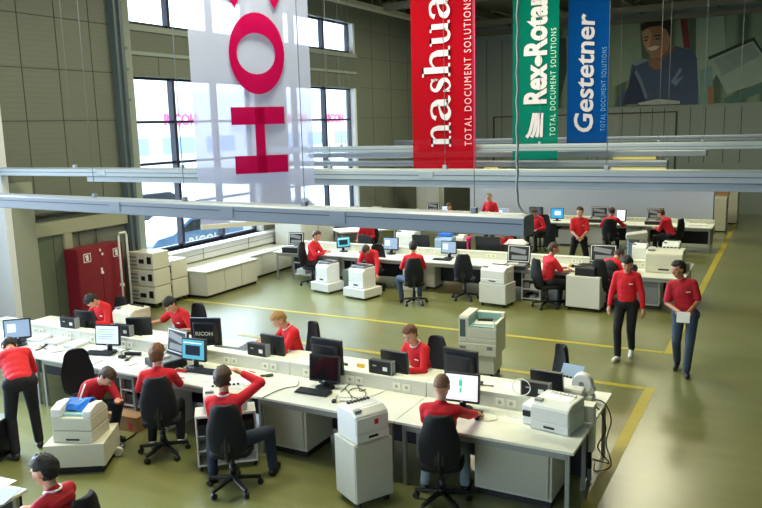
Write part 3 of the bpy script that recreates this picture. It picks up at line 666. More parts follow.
tray('short trunking behind the green banner, ending before the conduit corner', 19.0, -12.5, V(707, 153, 19).x, 150.6, 156.4, 650, M_tgrey, rods=[V(350, 100, 19).x, V(620, 100, 19).x], yellow=[(V(614, 158, 19).x, V(657, 158, 19).x)])
tray('trunking with yellow underside covers below the green banner', 18.0, -12.5, V(668, 164, 18).x, 161.0, 167.0, 640, M_tgrey, rods=[V(327, 120, 18).x, V(668, 120, 18).x], grooves=[.5], yellow=[(V(612, 169, 18).x, V(667, 169, 18).x), (V(486, 168, 18).x, V(500, 168, 18).x)])
tray('farthest thin trunking before the back wall', 24.5, -12.5, 3, 135.4, 141.0, 700, M_tgrey, rods=[V(320, 100, 24.5).x, V(580, 100, 24.5).x, V(741, 80, 24.5).x], grooves=[.5])
tray('lower pale trunking seen between the window bay and the red banner', 21.0, -12.5, V(412, 157, 21).x, 153.0, 158.5, 360, M_galv, rods=[V(345, 120, 21).x])
# twisted supply cable dropping to the free end of the nearest trunking
q = MB(); c0 = D(517, 212, zn+.02); x, Y = c0.x, c0.y
pts = [(x, Y, ZC)]+[(x+.005*math.sin(k*1.3), Y+.005*math.cos(k*1.3), 5.2-(5.2-zn-.12)*k/40) for k in range(41)]
e = D(531, 214, zn+.014); pts += [(x+.02, Y, zn+.07), (x+.05, Y, zn+.03), (x+.08, Y, zn+.018), (e.x, e.y, zn+.014)]
q.tube(pts, .012, 6); o = tag(q.build('supply_cable', mat('cable_grey', (150, 156, 158), .5)), 'grey supply cable dropping from the roof to the nearest trunking end', 'cable')
# ------------------------------------------------------------------ banners
def ribbon(q, pts, wd, fn, th=.003):
    """variable-width stroke; fn maps (u, v) to 3-D, th along the plane normal is inside fn's third argument"""
    P = [Vector(p).to_2d() if len(p) > 2 else Vector(p) for p in pts]; L = []; R = []
    for i, p in enumerate(P):
        d = (P[min(i+1, len(P)-1)]-P[max(i-1, 0)]).normalized(); n = Vector((-d.y, d.x)); k = wd[i] if isinstance(wd, (list, tuple)) else wd
        L.append(p+n*k/2); R.append(p-n*k/2)
    for i in range(len(P)-1):
        quad = [L[i], L[i+1], R[i+1], R[i]]
        a = [q.bm.verts.new(fn(c.x, c.y, 0)) for c in quad]; b = [q.bm.verts.new(fn(c.x, c.y, th)) for c in quad]
        q.bm.faces.new(a[::-1]); q.bm.faces.new(b)
        for j in range(4): q.bm.faces.new((a[j], a[(j+1) % 4], b[(j+1) % 4], b[j]))
def smooth_pts(pts, wd, n=5):
    P = [Vector(p) for p in pts]; out = []; ow = []
    for i in range(len(P)-1):
        p0, p1, p2, p3 = P[max(i-1, 0)], P[i], P[i+1], P[min(i+2, len(P)-1)]
        for k in range(n):
            t = k/n; out.append(.5*((2*p1)+(p2-p0)*t+(2*p0-5*p1+4*p2-p3)*t*t+(3*p1-p0-3*p2+p3)*t**3)); ow.append(wd[i]*(1-t)+wd[i+1]*t)
    return out+[P[-1]], ow+[wd[-1]]
def bnd(q, fn, x0, x1, y0, y1, th=.003): ribbon(q, [(x0, (y0+y1)/2), (x1, (y0+y1)/2)], abs(y1-y0), fn, th)
def serif_letter(ch, q, fn):
    def arc(pts, wd): p, w_ = smooth_pts(pts, wd); ribbon(q, p, w_, fn)
    B = lambda *a: bnd(q, fn, *a)
    if ch in 'nh':
        top = 1.0 if ch == 'n' else 1.42
        B(.14, .40, 0, top); B(0, .54, 0, .09); B(0, .4, top-.09, top)
        arc([(.36, .74), (.52, .92), (.72, .97), (.9, .86), (.97, .62)], [.06, .10, .14, .2, .26]); B(.84, 1.10, 0, .64); B(.70, 1.24, 0, .09); return 1.36
    if ch == 'u':
        B(.12, .38, .34, 1); B(0, .38, .91, 1); arc([(.25, .36), (.32, .14), (.5, .04), (.68, .08), (.84, .26)], [.26, .2, .14, .10, .06]); B(.80, 1.06, 0, 1); B(.66, 1.06, .91, 1); B(.8, 1.2, 0, .09); return 1.32
    if ch == 'a':
        arc([(.12, .74), (.2, .9), (.42, .97), (.64, .9), (.73, .68)], [.2, .14, .09, .16, .26]); B(.60, .86, .12, .70)
        arc([(.64, .6), (.4, .52), (.2, .4), (.16, .2), (.3, .07), (.48, .08), (.64, .22)], [.07, .1, .2, .26, .18, .1, .06]); arc([(.74, .2), (.84, .06), (1.0, .08)], [.2, .14, .06]); return 1.14
    if ch == 's':
        arc([(.72, .72), (.6, .92), (.4, .97), (.2, .88), (.18, .68), (.4, .54), (.62, .42), (.68, .22), (.5, .05), (.3, .04), (.12, .26)], [.12, .08, .08, .14, .2, .25, .25, .2, .1, .08, .12]); B(.66, .74, .64, .97); B(.08, .16, .03, .36); return .92
def hang_banner(lab, Y, pxl, pxr, pyb, cloth, edge=None):
    a, b = V(pxl, pyb, Y), V(pxr, pyb, Y); t = thing('hanging_banner', lab, 'banner', (a.x, Y, a.z), 0, 'company banners hung from the roof'); W_ = b.x-a.x; H_ = ZC-.3-a.z
    q = MB(); n = 14
    g = [[q.bm.verts.new((W_*i/n, .02*math.sin(i*.9)*(.3+.7*j/10), H_*j/10)) for j in range(11)] for i in range(n+1)]
    for i in range(n):
        for j in range(10): q.bm.faces.new((g[i][j], g[i+1][j], g[i+1][j+1], g[i][j+1]))
    c = q.build('banner_cloth', cloth, t)
    for p in c.data.polygons: p.use_smooth = True
    q = MB(); q.box(-.02, W_+.02, -.02, .02, H_, H_+.05); q.build('top_rail', M_metal, t)
    q = MB(); q.cyl((0, 0, 0), (W_, 0, 0), .012, n=8); q.build('bottom_rail', cloth, t)
    for x in (.1, W_-.1): q = MB(); q.cyl((x, 0, H_+.05), (x, 0, ZC-t.location.z), .006, n=6); q.build('hanging_wire', M_rod, t)
    return t, a, (b.x-a.x)/(pxr-pxl)
R90 = Matrix(((0, -1, 0), (0, 0, -1), (1, 0, 0)))      # text runs upward, its top to the left, faces -y
E90 = R90.to_euler()
M_lw = mat('letter_white', (206, 201, 214), .6); M_lp = mat('letter_pink', (240, 170, 190), .6); M_lg = mat('letter_mint', (170, 225, 205), .6); M_lb = mat('letter_sky', (90, 150, 215), .6)
def letters(body, size, bold, shear, kx, ky, t, loc):
    for i, ch in enumerate(body):
        full = text_mesh(body[:i+1], size, M_lw, bold, .002, 'LEFT', shear=shear); one = text_mesh(ch, size, M_lw, bold, .002, 'LEFT', shear=shear)
        dx = max(v.co.x for v in full.vertices)-max(v.co.x for v in one.vertices); bpy.data.meshes.remove(full)
        for v in one.vertices: v.co.x = (v.co.x+dx)*kx; v.co.y *= ky
        put_text('letter_'+ch.lower(), one, t, loc, E90)
# red banner
t, a, s = hang_banner('red banner with white serif lettering running upward', 16.7, 413.5, 476, 170.5, cloth_mat('banner_red', (182, 18, 36), .16, .35))
base = (452.5-413.5)*s; xh = 19.5*s
ZP = lambda px, py, Y, z0: V(px, py, Y).z-z0
for ch, y0, y1 in zip('nashua', (146.5, 121, 93, 76, 45, 18.5), (122.5, 95.5, 77.5, 46, 20, -7)):
    q = MB(); adv = {'n': 1.24, 'a': 1.0, 's': .78, 'h': 1.24, 'u': 1.2}[ch]; u = ZP(452, y0, 16.7, a.z); kx = (ZP(452, y1, 16.7, a.z)-u)/adv
    serif_letter(ch, q, lambda x, y, h: Vector((base-y*xh, -.035-h, u+x*kx))); q.build('letter_'+ch, M_lw, t)
def small_line(m, size, px, y0, y1, Y, z0, x, t):
    me = text_mesh('TOTAL DOCUMENT SOLUTIONS', size, m, .0, .002, 'LEFT', space=1.28); L_ = max(v.co.x for v in me.vertices); u = ZP(px, y0, Y, z0)
    for v in me.vertices: v.co.x *= (ZP(px, y1, Y, z0)-u)/L_
    put_text('small_lettering', me, t, (x, -.035, u), E90)
small_line(M_lp, 9.6*s, 472, 146, -2, 16.7, a.z, (472.5-413.5)*s, t)
q = MB(); q.box((474.6-413.5)*s, (476-413.5)*s, -.03, -.026, 0, 7.8-a.z); q.build('edge_stripe', mat('stripe_magenta', (190, 40, 110), .6), t)
# green banner
t, a, s = hang_banner('green banner with white slab lettering and a striped wave emblem', 17.6, 512.5, 557.5, 159.5, cloth_mat('banner_green', (10, 122, 106), .12, .35))
for body, y0, y1 in (('Rex', 104.5, 63.5), ('Rotary', 56, -19)):
    me = text_mesh(body, 31*s, M_lw, .03, .002, 'LEFT'); L_ = max(v.co.x for v in me.vertices); H_ = max(v.co.y for v in text_mesh('R', 31*s, M_lw, .03, .002, 'LEFT').vertices); u = ZP(545, y0, 17.6, a.z)
    letters(body, 31*s, .03, 0, (ZP(545, y1, 17.6, a.z)-u)/L_, 21.5*s/H_, t, ((545.5-512.5)*s, -.035, u))
q = MB(); q.plate([(math.cos(k*PI/8)*5.2*s, math.sin(k*PI/8)*3.6*s) for k in range(16)], ((538.5-512.5)*s, -.038, ZP(545, 60.5, 17.6, a.z)), (0, 0, 1), (-1, 0, 0), .003); q.build('lettering_dot', M_lw, t)
q = MB()
for k, (x0, bend) in enumerate(((527, 7.5), (532, 5.5), (537, 3), (541.5, .5))):
    pts = [((x0-512.5+bend*math.sin(PI/2*i/8))*s, (159.5-138+23*i/8)*s) for i in range(9)]
    pts = [((x0-512.5+bend*(i/8)**.5)*s-(0 if k else 0), (159.5-138+23*i/8)*s) for i in range(9)][::1]
    ribbon(q, pts, 3.1*s, lambda x, y, h: Vector((x, -.035-h, y)))
q.build('wave_emblem', M_lw, t)
small_line(M_lg, 7.5*s, 555, 136, 28, 17.6, a.z, (555.3-512.5)*s, t)
# blue banner
t, a, s = hang_banner('blue banner with slanted white lettering, nearest the wall poster', 18.4, 566.5, 607.5, 142.8, cloth_mat('banner_blue', (10, 74, 150), .06, .3))
me = text_mesh('Gestetner', 26*s, M_lw, .011, .002, 'LEFT', shear=.12); L_ = max(v.co.x for v in me.vertices); H_ = max(v.co.y for v in me.vertices); u = ZP(592, 134, 18.4, a.z)
letters('Gestetner', 26*s, .011, .12, (ZP(592, 13, 18.4, a.z)-u)/L_, 18.5*s/H_, t, ((592.5-566.5)*s, -.035, u))
small_line(M_lb, 6.6*s, 605, 131, 47, 18.4, a.z, (605-566.5)*s, t)
# large white banner, hanging at an angle
d = AR*((2231-IW/2)/FPX)+AD*((77-IH/2)/FPX)+AF; du = Vector((d.x, d.y, 0)).normalized(); nrm = Vector((du.y, -du.x, 0))
P0 = V(201, 229, 7.35)
def WB(px, py):                   # pixel -> (u, v) on the banner's own plane
    r_ = ray(px, py); k = (P0-Vector((0, 0, CAMH))).dot(nrm)/r_.dot(nrm); p = Vector((0, 0, CAMH))+r_*k-P0
    return p.dot(du), p.z
ang = math.atan2(du.y, du.x)
t = thing('hanging_banner', 'large white see-through banner with crimson letters before the windows', 'banner', P0, ang, 'company banners hung from the roof')
W_ = WB(316, 205)[0]; H_ = ZC-.3-P0.z
q = MB(); n = 18
g = [[q.bm.verts.new((W_*i/n, .03*math.sin(i*.75)*(.25+.75*j/10), H_*j/10)) for j in range(11)] for i in range(n+1)]
for i in range(n):
    for j in range(10): q.bm.faces.new((g[i][j], g[i+1][j], g[i+1][j+1], g[i][j+1]))
c = q.build('banner_cloth', cloth_mat('banner_white', (186, 193, 226), .30, .3), t)
for p in c.data.polygons: p.use_smooth = True
q = MB(); q.box(-.02, W_+.02, -.02, .02, H_, H_+.05); q.build('top_rail', M_metal, t)
q = MB(); q.box(0, W_, -.016, .016, -.01, .05); q.build('bottom_rail', mat('rail_cream', (220, 214, 196), .6), t)
for x in (.15, W_-.15): q = MB(); q.cyl((x, 0, H_+.05), (x, 0, ZC-P0.z), .006, n=6); q.build('hanging_wire', M_rod, t)
F = lambda x, y, h: Vector((x, -.05-h, y))
M_crim = cloth_mat('letter_crimson', (190, 14, 90), .25, .35)
q = MB(); ctr = WB(255.5, 54); o_ = [WB(228, 54), WB(283, 53), WB(255, 13), WB(256, 94.5)]; i_ = [WB(235.8, 55), WB(274, 54), WB(255, 33.5), WB(256, 74.5)]
def ring(q, oc, orx, ory, ic, irx, iry, n=40, a0=0, a1=2*PI):
    for k in range(n):
        aa = [a0+(a1-a0)*(k+j)/n for j in (0, 1)]
        quad = [(oc[0]+orx*math.cos(t_), oc[1]+ory*math.sin(t_)) for t_ in aa]+[(ic[0]+irx*math.cos(t_), ic[1]+iry*math.sin(t_)) for t_ in aa[::-1]]
        A = [q.bm.verts.new(F(*c, 0)) for c in quad]; B = [q.bm.verts.new(F(*c, .003)) for c in quad]
        q.bm.faces.new(A[::-1]); q.bm.faces.new(B)
        for j in range(4): q.bm.faces.new((A[j], A[(j+1) % 4], B[(j+1) % 4], B[j]))
oc = ((o_[0][0]+o_[1][0])/2, (o_[2][1]+o_[3][1])/2); orx, ory = (o_[1][0]-o_[0][0])/2, (o_[2][1]-o_[3][1])/2
ic = ((i_[0][0]+i_[1][0])/2, (i_[2][1]+i_[3][1])/2); irx, iry = (i_[1][0]-i_[0][0])/2, (i_[2][1]-i_[3][1])/2
ring(q, oc, orx, ory, ic, irx, iry); q.build('letter_o', M_crim, t)
pitch_v = 2*ory+WB(255, 0)[1]-WB(255, 13)[1]+.02
q = MB(); cc = (oc[0], WB(255, 8)[1]+ory*.62); ring(q, cc, orx, ory*.92, cc, irx, iry*.98, 34, -.25*PI, 1.25*PI); q.build('letter_c', M_crim, t)
q = MB(); top = cc[1]+ory*1.25
if top+.5 < H_: bnd(q, F, oc[0]-orx, oc[0]+orx, top, top+.35)
q.build('letter_i', M_crim, t)
q = MB(); hl, hr = WB(231, 130)[0], WB(284, 130)[0]
bnd(q, F, hl, hr, WB(257, 124.5)[1], WB(257, 107)[1]); bnd(q, F, hl+.02, hr+.02, WB(258, 173)[1], WB(258, 155.5)[1]); bnd(q, F, WB(255, 140)[0], WB(264.5, 140)[0], WB(258, 172)[1], WB(257, 108)[1])
q.build('letter_h', M_crim, t)
# ------------------------------------------------------------------ wall poster
YP = YB-.08
def VP_(px, py): p = V(px, py, YP); return p.x, p.z
a = VP_(543, 112); b = (2.2, 7.62); z0 = V(684, 104.2, YP).z
t = thing('wall_poster', 'huge wall poster of a smiling man in a blue sweater, chin on hand', 'poster', (0, YP, 0))
M_pbg = wave_mat('poster_background', (128, 146, 122), (78, 98, 82), .35, .7, 'X', .2, .8)
q = MB(); q.box(a[0], b[0], 0, .06, z0, 7.62); q.build('panel', M_pbg, t)
layer = [0]
def pp(nm, pts, c):
    layer[0] += 1; q = MB(); q.bm.faces.ensure_lookup_table(); y = -.003*layer[0]
    P = [VP_(*p) for p in pts]; A = [q.bm.verts.new((x, y, z)) for x, z in P]; B = [q.bm.verts.new((x, .0, z)) for x, z in P]; n = len(A)
    f1 = q.bm.faces.new(A); f2 = q.bm.faces.new(B[::-1])
    for i in range(n): q.bm.faces.new((A[i], B[i], B[(i+1) % n], A[(i+1) % n]))
    bmesh.ops.recalc_face_normals(q.bm, faces=q.bm.faces[:]); return q.build(nm, mat('print_'+nm+str(c[0])+'_'+str(c[2]), c, .7, var=.12, scale=3), t, tri=True)
pp('dark_foliage', [(545, 40), (566, 38), (567, 70), (560, 100), (545, 108)], (54, 74, 66))
pp('light_patch', [(611, 24), (640, 24), (642, 60), (628, 80), (612, 88)], (140, 158, 130))
pp('blur_stripe', [(680, 17), (687, 17), (690, 48), (684, 48)], (110, 34, 44))
pp('pale_column', [(696, 18), (724, 16), (726, 60), (700, 100), (696, 60)], (150, 168, 150))
pp('drawing_sheet', [(708, 58), (754, 38), (763, 52), (763, 82), (727, 94)], (154, 170, 156))
pp('drawing_lines', [(714, 60), (753, 43), (760, 56), (722, 76)], (132, 150, 142))
pp('sheet_border', [(708, 57), (754, 37), (764, 53), (764, 56), (753, 41), (709, 60)], (40, 52, 52))
pp('desk_edge', [(724, 98), (762, 82), (762, 92), (734, 103), (724, 103)], (80, 116, 108))
pp('sleeve_edge', [(700, 70), (712, 66), (714, 104), (700, 104)], (118, 150, 146))
pp('orange_band', [(708, 87), (714, 87), (714, 104), (708, 104)], (150, 112, 76))
pp('blue_sweater', [(615, 105), (618, 98), (628, 88), (632, 64), (642, 58), (652, 60), (668, 52), (676, 46), (690, 50), (697, 58), (698, 104), (660, 105), (636, 103)], (66, 84, 114))
pp('sweater_shade', [(628, 88), (634, 68), (640, 80), (646, 103), (622, 105)], (38, 50, 82))
pp('sweater_light', [(632, 64), (641, 58), (650, 60), (636, 66)], (128, 146, 160))
pp('sweater_light', [(634, 72), (640, 84), (645, 98), (648, 98), (642, 80), (637, 70)], (110, 126, 150))
pp('sweater_light', [(671, 82), (680, 68), (682, 70), (676, 80), (684, 76), (676, 86)], (120, 138, 162))
pp('neck', [(656, 50), (671, 42), (674, 50), (662, 60), (655, 58)], (128, 88, 62))
pp('face', [(642, 32), (646, 26), (660, 24), (669, 28), (671, 40), (668, 50), (660, 58), (652, 57), (646, 50), (643, 42)], (166, 122, 90))
pp('face_light', [(642, 33), (648, 28), (652, 34), (650, 46), (648, 52), (644, 44)], (196, 154, 118))
pp('hand', [(648, 60), (654, 58), (660, 60), (662, 68), (656, 70), (650, 66)], (150, 104, 76))
pp('hair', [(641, 30), (641, 25), (648, 21), (660, 19.5), (671, 19), (672, 30), (670, 38), (667, 30), (660, 26), (650, 27), (644, 30)], (36, 36, 30))
pp('smile', [(648, 48), (656, 45.5), (660, 46.5), (656, 50), (651, 51)], (226, 214, 196))
pp('eyebrow', [(644, 37.5), (649, 36), (649, 37.2), (644, 38.8)], (44, 38, 30)); pp('eyebrow', [(654, 35.5), (661, 34.5), (661, 36), (654, 36.8)], (44, 38, 30))
pp('eye', [(644.5, 40.3), (648, 39.3), (648, 40.8), (644.5, 41.4)], (30, 30, 30)); pp('eye', [(655.5, 38.6), (660, 38), (660, 39.6), (655.5, 40)], (30, 30, 30))
pp('collar_strip', [(638, 103), (658, 99), (680, 101), (680, 104), (640, 105)], (176, 184, 186))
# ------------------------------------------------------------------ monitors, keyboards, small devices
M_scr_off = mat('screen_off', (16, 20, 26), .12, var=.02)
def scr(name, c, e=1.0): return mat(name, c, .3, emit=e, var=.02)
M_s_teal = scr('screen_teal', (70, 150, 170)); M_s_dark = scr('screen_window_dark', (18, 34, 54), .4); M_s_pale = scr('screen_pale', (190, 205, 225)); M_s_white = scr('screen_white', (222, 224, 234), .8)
M_s_green = scr('screen_green', (60, 175, 130)); M_s_blue = scr('screen_blue', (40, 140, 200)); M_s_grey = scr('screen_grey', (120, 140, 165))
def monitor(lab, p, rot=0, w=.40, h=.31, content='off', base=.10, depth=.05, tilt=.1, back_text=None, group=None, m=None, hump=False, stand=True):
    """screen faces -y"""
    m = m or M_mon; t = thing('monitor', lab, 'monitor', p, rot, group)
    if stand:
        q = MB(); q.prism([(.5*w*math.cos(k*PI/8)*.62, .11*math.sin(k*PI/8)) for k in range(16)], 0, .018, 'z'); q.build('foot', m, t, .004)
        q = MB(); q.box(-.035, .035, .02, .05, .015, base+.12); q.build('neck', m, t, .004)
    T = Matrix.Translation((0, 0, base)) @ Matrix.Rotation(-tilt, 4, 'X')
    q = MB(); q.T = T; q.box(-w/2, w/2, -depth/2, depth/2, 0, h); pn = q.build('panel', m, t, .008)
    if hump: q = MB(); q.T = T; q.prism([(-w*.42, depth/2), (w*.42, depth/2), (w*.34, depth/2+.06), (-w*.34, depth/2+.06)], h*.12, h*.86, 'z'); q.build('rear_housing', m, t, .008)
    mats_ = {'off': M_scr_off, 'teal': M_s_teal, 'pale': M_s_pale, 'white': M_s_white, 'blue': M_s_blue, 'grey': M_s_grey}
    q = MB(); q.T = T; q.box(-w/2+.018, w/2-.018, -depth/2-.003, -depth/2, .028, h-.018); sc_ = q.build('screen', mats_[content], t)
    def win(nm, u0, u1, v0, v1, mm): q = MB(); q.T = T; W2, H2 = w-.036, h-.046; q.box(-w/2+.018+u0*W2, -w/2+.018+u1*W2, -depth/2-.005, -depth/2-.003, .028+v0*H2, .028+v1*H2); q.build(nm, mm, sc_)
    if content == 'teal': win('open_window', .14, .82, .2, .72, M_s_dark); win('title_bar', .05, .9, .82, .87, M_s_white)
    if content == 'white' and hump is False: win('chart_bar', .42, .52, .55, .8, M_s_green); win('chart_bar', .44, .5, .3, .5, M_s_green); win('chart_dot', .45, .5, .84, .89, M_s_blue)
    if content == 'pale':
        for k in range(5): win('text_line', .1, .85-.1*(k % 2), .78-.13*k, .82-.13*k, M_s_grey)
    if content == 'blue': win('open_window', .3, .8, .3, .75, M_s_white)
    if content == 'grey': win('open_window', .1, .45, .3, .8, M_s_pale)
    q = MB(); q.T = T; q.box(-.014, .014, -depth/2-.006, -depth/2, .006, .022); q.build('maker_badge', M_metal, t)
    if back_text:
        me = text_mesh(back_text, .075, M_white, .002, .001, 'CENTER', sx=1.1); o = bpy.data.objects.new('back_lettering', me); COL.objects.link(o); o.parent = t
        o.matrix_local = T @ Matrix.Translation((0, depth/2+(.062 if hump else .002), h*.42)) @ Euler((PI/2, 0, PI)).to_matrix().to_4x4()
    return t
def keyboard(lab, p, rot=0, m=None, group=None):
    t = thing('keyboard', lab, 'keyboard', p, rot, group); m = m or M_black
    q = MB(); q.prism([(-.08, .006), (-.08, .014), (.08, .03), (.08, .006)], -.22, .22, 'x'); q.build('case', m, t, .003)
    q = MB()
    for r in range(5):
        for c in range(14): y = -.066+r*.027; z = .014+(y+.08)*.1; q.box(-.205+c*.0295, -.205+c*.0295+.025, y, y+.022, z, z+.008)
    q.build('keys', mat('key_grey', (44, 48, 56), .5), t)
    return t
def mouse(lab, p, rot=0, m=None):
    q = MB(); q.ell((0, 0, .012), (.03, .052, .02)); t = thing('computer_mouse', lab, 'mouse', p, rot); q.build('shell', m or M_black, t)
    c = MB(); c.tube([(0, .05, .01), (.01, .10, .005), (-.02, .16, .005), (.0, .2, .005)], .0035); c.build('cord', m or M_black, t)
def mini_pc(lab, p, rot=0, w=.31, h=.175, d=.09):
    t = thing('desktop_computer', lab, 'computer', p, rot, 'small black computers on the rear desks')
    q = MB(); q.box(-w/2, w/2, -d/2, d/2, 0, h); q.build('case', M_black, t, .008)
    q = MB(); q.box(.04, .10, -d/2-.003, -d/2, h*.35, h*.62); q.build('white_sticker', M_white, t); q = MB(); q.box(-.10, -.05, -d/2-.003, -d/2, h*.6, h*.68); q.build('small_badge', M_metal, t)
    for x in (-w/2, w/2): q = MB(); q.box(x-.006, x+.006, -d/2, d/2, .0, h+.004); q.build('side_frame', M_grey, t, .003)
def opened_case(lab, p, rot=0, w=.46, d=.36, h=.13, lh=.34, group='opened black machines with raised lids'):
    t = thing('opened_scanner', lab, 'scanner', p, rot, group)
    q = MB(); q.box(-w/2, w/2, -d/2, d/2, 0, h); q.build('base', M_black, t, .012)
    q = MB(); q.box(-w/2+.04, w/2-.04, -d/2+.03, d/2-.05, h, h+.006); q.build('glass_bed', M_grey, t)
    q = MB(); q.box(-w*.3, w*.1, -d*.3, d*.1, h+.006, h+.03, rot=.2); q.build('inner_board', M_beige, t)
    T = Matrix.Translation((0, d/2-.02, h)) @ Matrix.Rotation(-.16, 4, 'X')
    q = MB(); q.T = T; q.box(-w/2, w/2, 0, .035, 0, lh); lid = q.build('raised_lid', M_black, t, .012)
    q = MB(); q.T = T
    for a in ((-w/2+.02, w/2-.02, lh-.035, lh-.02), (-w/2+.02, w/2-.02, .03, .045), (-w/2+.02, -w/2+.035, .03, lh-.02), (w/2-.035, w/2-.02, .03, lh-.02)): q.box(a[0], a[1], -.004, 0, a[2], a[3])
    q.build('lid_frame', M_white, lid)
    q = MB(); q.T = T; q.box(-w*.36, w*.30, -.012, 0, lh*.55, lh*.8, rot=(0, .15, 0)); q.box(-w*.3, w*.36, -.014, 0, lh*.2, lh*.42); q.build('lid_mechanism', M_grey, lid)
def sheet(lab, p, rot, w=.21, d=.297, m=None, group=None, hh=.003, name='paper_sheet', cat='paper'):
    o = tag(bx(name, m or M_paper, None, -w/2, w/2, -d/2, d/2, 0, hh), lab, cat, group); o.location = p; o.rotation_euler = (0, 0, rot); return o
def cable(lab, pts, r=.005, m=None, group=None):
    P, _ = smooth_pts3(pts); q = MB(); q.tube(P, r, 5); return tag(q.build('cable', m or M_black), lab, 'cable', group)
def smooth_pts3(pts, n=5):
    P = [Vector(p) for p in pts]; out = []
    for i in range(len(P)-1):
        p0, p1, p2, p3 = P[max(i-1, 0)], P[i], P[i+1], P[min(i+2, len(P)-1)]
        for k in range(n): t = k/n; out.append(.5*((2*p1)+(p2-p0)*t+(2*p0-5*p1+4*p2-p3)*t*t+(3*p1-p0-3*p2+p3)*t**3))
    return out+[P[-1]], None
def up(v, dz=0): v = Vector(v); v.z += dz; return v
GM = 'monitors on the nearest row'
ZD = .732
monitor('pale lit monitor at the far left end of the nearest row', D(19, 345), .75, .38, .30, 'grey', group=GM)
monitor('pale lit monitor between the two dark keyboards near the left end', D(109, 352), .30, .38, .30, 'pale', group=GM)
monitor('teal lit monitor with a dark window, behind the red-blond man', D(195, 368), .08, .38, .30, 'teal', group=GM)
monitor('dark switched-off monitor in front of the tall back marked in white letters', D(325, 388), .10, .40, .33, 'off', base=.08, group=GM)
monitor('brightly lit white monitor in front of the bald man', D(462, 409), .10, .40, .33, 'white', base=.08, group=GM)
GB = 'tall dark monitors seen from behind'
monitor('tall dark monitor seen from behind with white lettering, beside the reaching man', up(D(208, 353)), PI+.35, .44, .40, 'off', base=.12, back_text='RICOH', group=GB, hump=True, tilt=.05)
monitor('tall dark monitor seen from behind with white lettering, above the switched-off monitor', D(329, 382), PI-.05, .45, .44, 'off', base=.12, back_text='RICOH', group=GB, hump=True, tilt=.05)
monitor('tall dark monitor with a plain back, above the bald man\'s lit screen', up(D(462, 397)), PI-.10, .43, .46, 'off', base=.12, group=GB, hump=True, tilt=.05)
GP = 'low dark monitors turned to the rear workers'
for px, py, rot, lab, pc in ((74, 325, PI+.1, 'low dark monitor before the man with lowered head', 'small black computer before the man with lowered head'),
                         (128, 336, PI+.5, 'slanted dark monitor before the reaching man', 'small black computer before the reaching man'),
                         (263, 355, PI-.05, 'low dark monitor before the fair-haired writing man', 'small black computer before the fair-haired writing man'),
                         (386, 374, PI-.05, 'low dark monitor before the young man at the rear desk', 'small black computer before the young man at the rear desk'),
                         (540, 393, PI-.05, 'low dark monitor beside the tilted empty chair', 'small black computer beside the tilted empty chair')):
    b = D(px-4, py); p = Vector((b.x, 7.665, .897)); k = p.y/b.y; p.x = b.x*k
    mini_pc(pc, p, min(.05, rot-PI)); monitor(lab, Vector((p.x+.05, 7.93, .73)), rot, .37, .28, 'off', base=.12, group=GP, tilt=.12)
opened_case('opened black machine with raised lid beside the reaching man', D(166, 365), -.25, .48, .36, .10, .36)
for lab, px, py, rot in (('black keyboard at the far left end of the nearest row', 18, 341, .75), ('black keyboard below the pale lit monitor', 100, 354, .25), ('black keyboard below the teal lit monitor', 203, 372, .08), ('black keyboard below the switched-off monitor', 313, 393, .05), ('black keyboard under the bald man\'s hands', 462, 413, .1)):
    keyboard(lab, D(px, py, ZD), rot, group='black keyboards on the nearest row')
mouse('black mouse on the desk behind the white laser printer', D(334, 402, ZD), .3)
mouse('black mouse beside the bald man\'s hand', D(477, 419, ZD), .2)
mouse('black mouse near the pale lit monitor', D(127, 361, ZD), .4)
# papers and odds on the near row
GS = 'loose papers on the nearest row'
for k, (px, py, r, lab) in enumerate(((44, 352, .3, 'white sheet nearest the left front desk edge'), (62, 355, -.2, 'white sheet left of the keyboard by the pale lit monitor'), (76, 344, .9, 'white sheet lying against the left socket duct'), (143, 365, .2, 'white sheet behind the red-blond man\'s head'),
                                    (217, 378, .1, 'white sheet right of the teal lit monitor\'s keyboard'), (246, 382, -.3, 'white sheet by the raised hand'))):
    sheet(lab, D(px, py, ZD+.0005*k), r, group=GS)
for k, (x, y, r, lab) in enumerate(((-10.3, 8.15, .2, 'white sheet on the rear desk before the man with lowered head'), (-10.0, 8.05, -.3, 'second white sheet on the rear desk left of the cream printer'), (-9.6, 8.1, .6, 'white sheet beside the cream rear printer'), (-9.85, 8.3, .1, 'white sheet under the man\'s lowered head'), (-5.2, 8.2, .3, 'white sheet on the rear desk right of the fair-haired man'), (-2.75, 8.25, .1, 'white sheet near the tilted empty chair'), (-4.5, 8.2, .1, 'white sheet beside the young man\'s arm'))):
    sheet(lab, (x, y, ZD+.0005*k), r, group=GS)
sheet('orange printed leaflet before the young man at the rear desk', (-4.15, 8.05, ZD+.004), .4, .2, .28, mat('leaflet_orange', (232, 96, 50), .6))
for k, (px, py) in enumerate(((64, 340), (83, 343), (50, 336))):
    p = D(px, py, ZD); p.y = min(p.y, 7.45); sheet(['stack of white papers against the left duct', 'stack of white papers right of the first stack on the duct side', 'stack of white papers at the far left duct'][k], p, .2*k, .24, .32, M_paper, 'paper stacks on the nearest row', .04, 'paper_stack')
t = thing('sheet_box', 'open pale blue and white paper box before the fair-haired man', 'box', (-6.85, 8.12, .73), .15)
q = MB(); q.box(-.2, .2, -.12, .14, 0, .1); q.build('carton', M_lblue, t, .004); q = MB(); q.box(-.19, .19, -.11, .13, .1, .112); q.build('paper_top', M_paper, t)
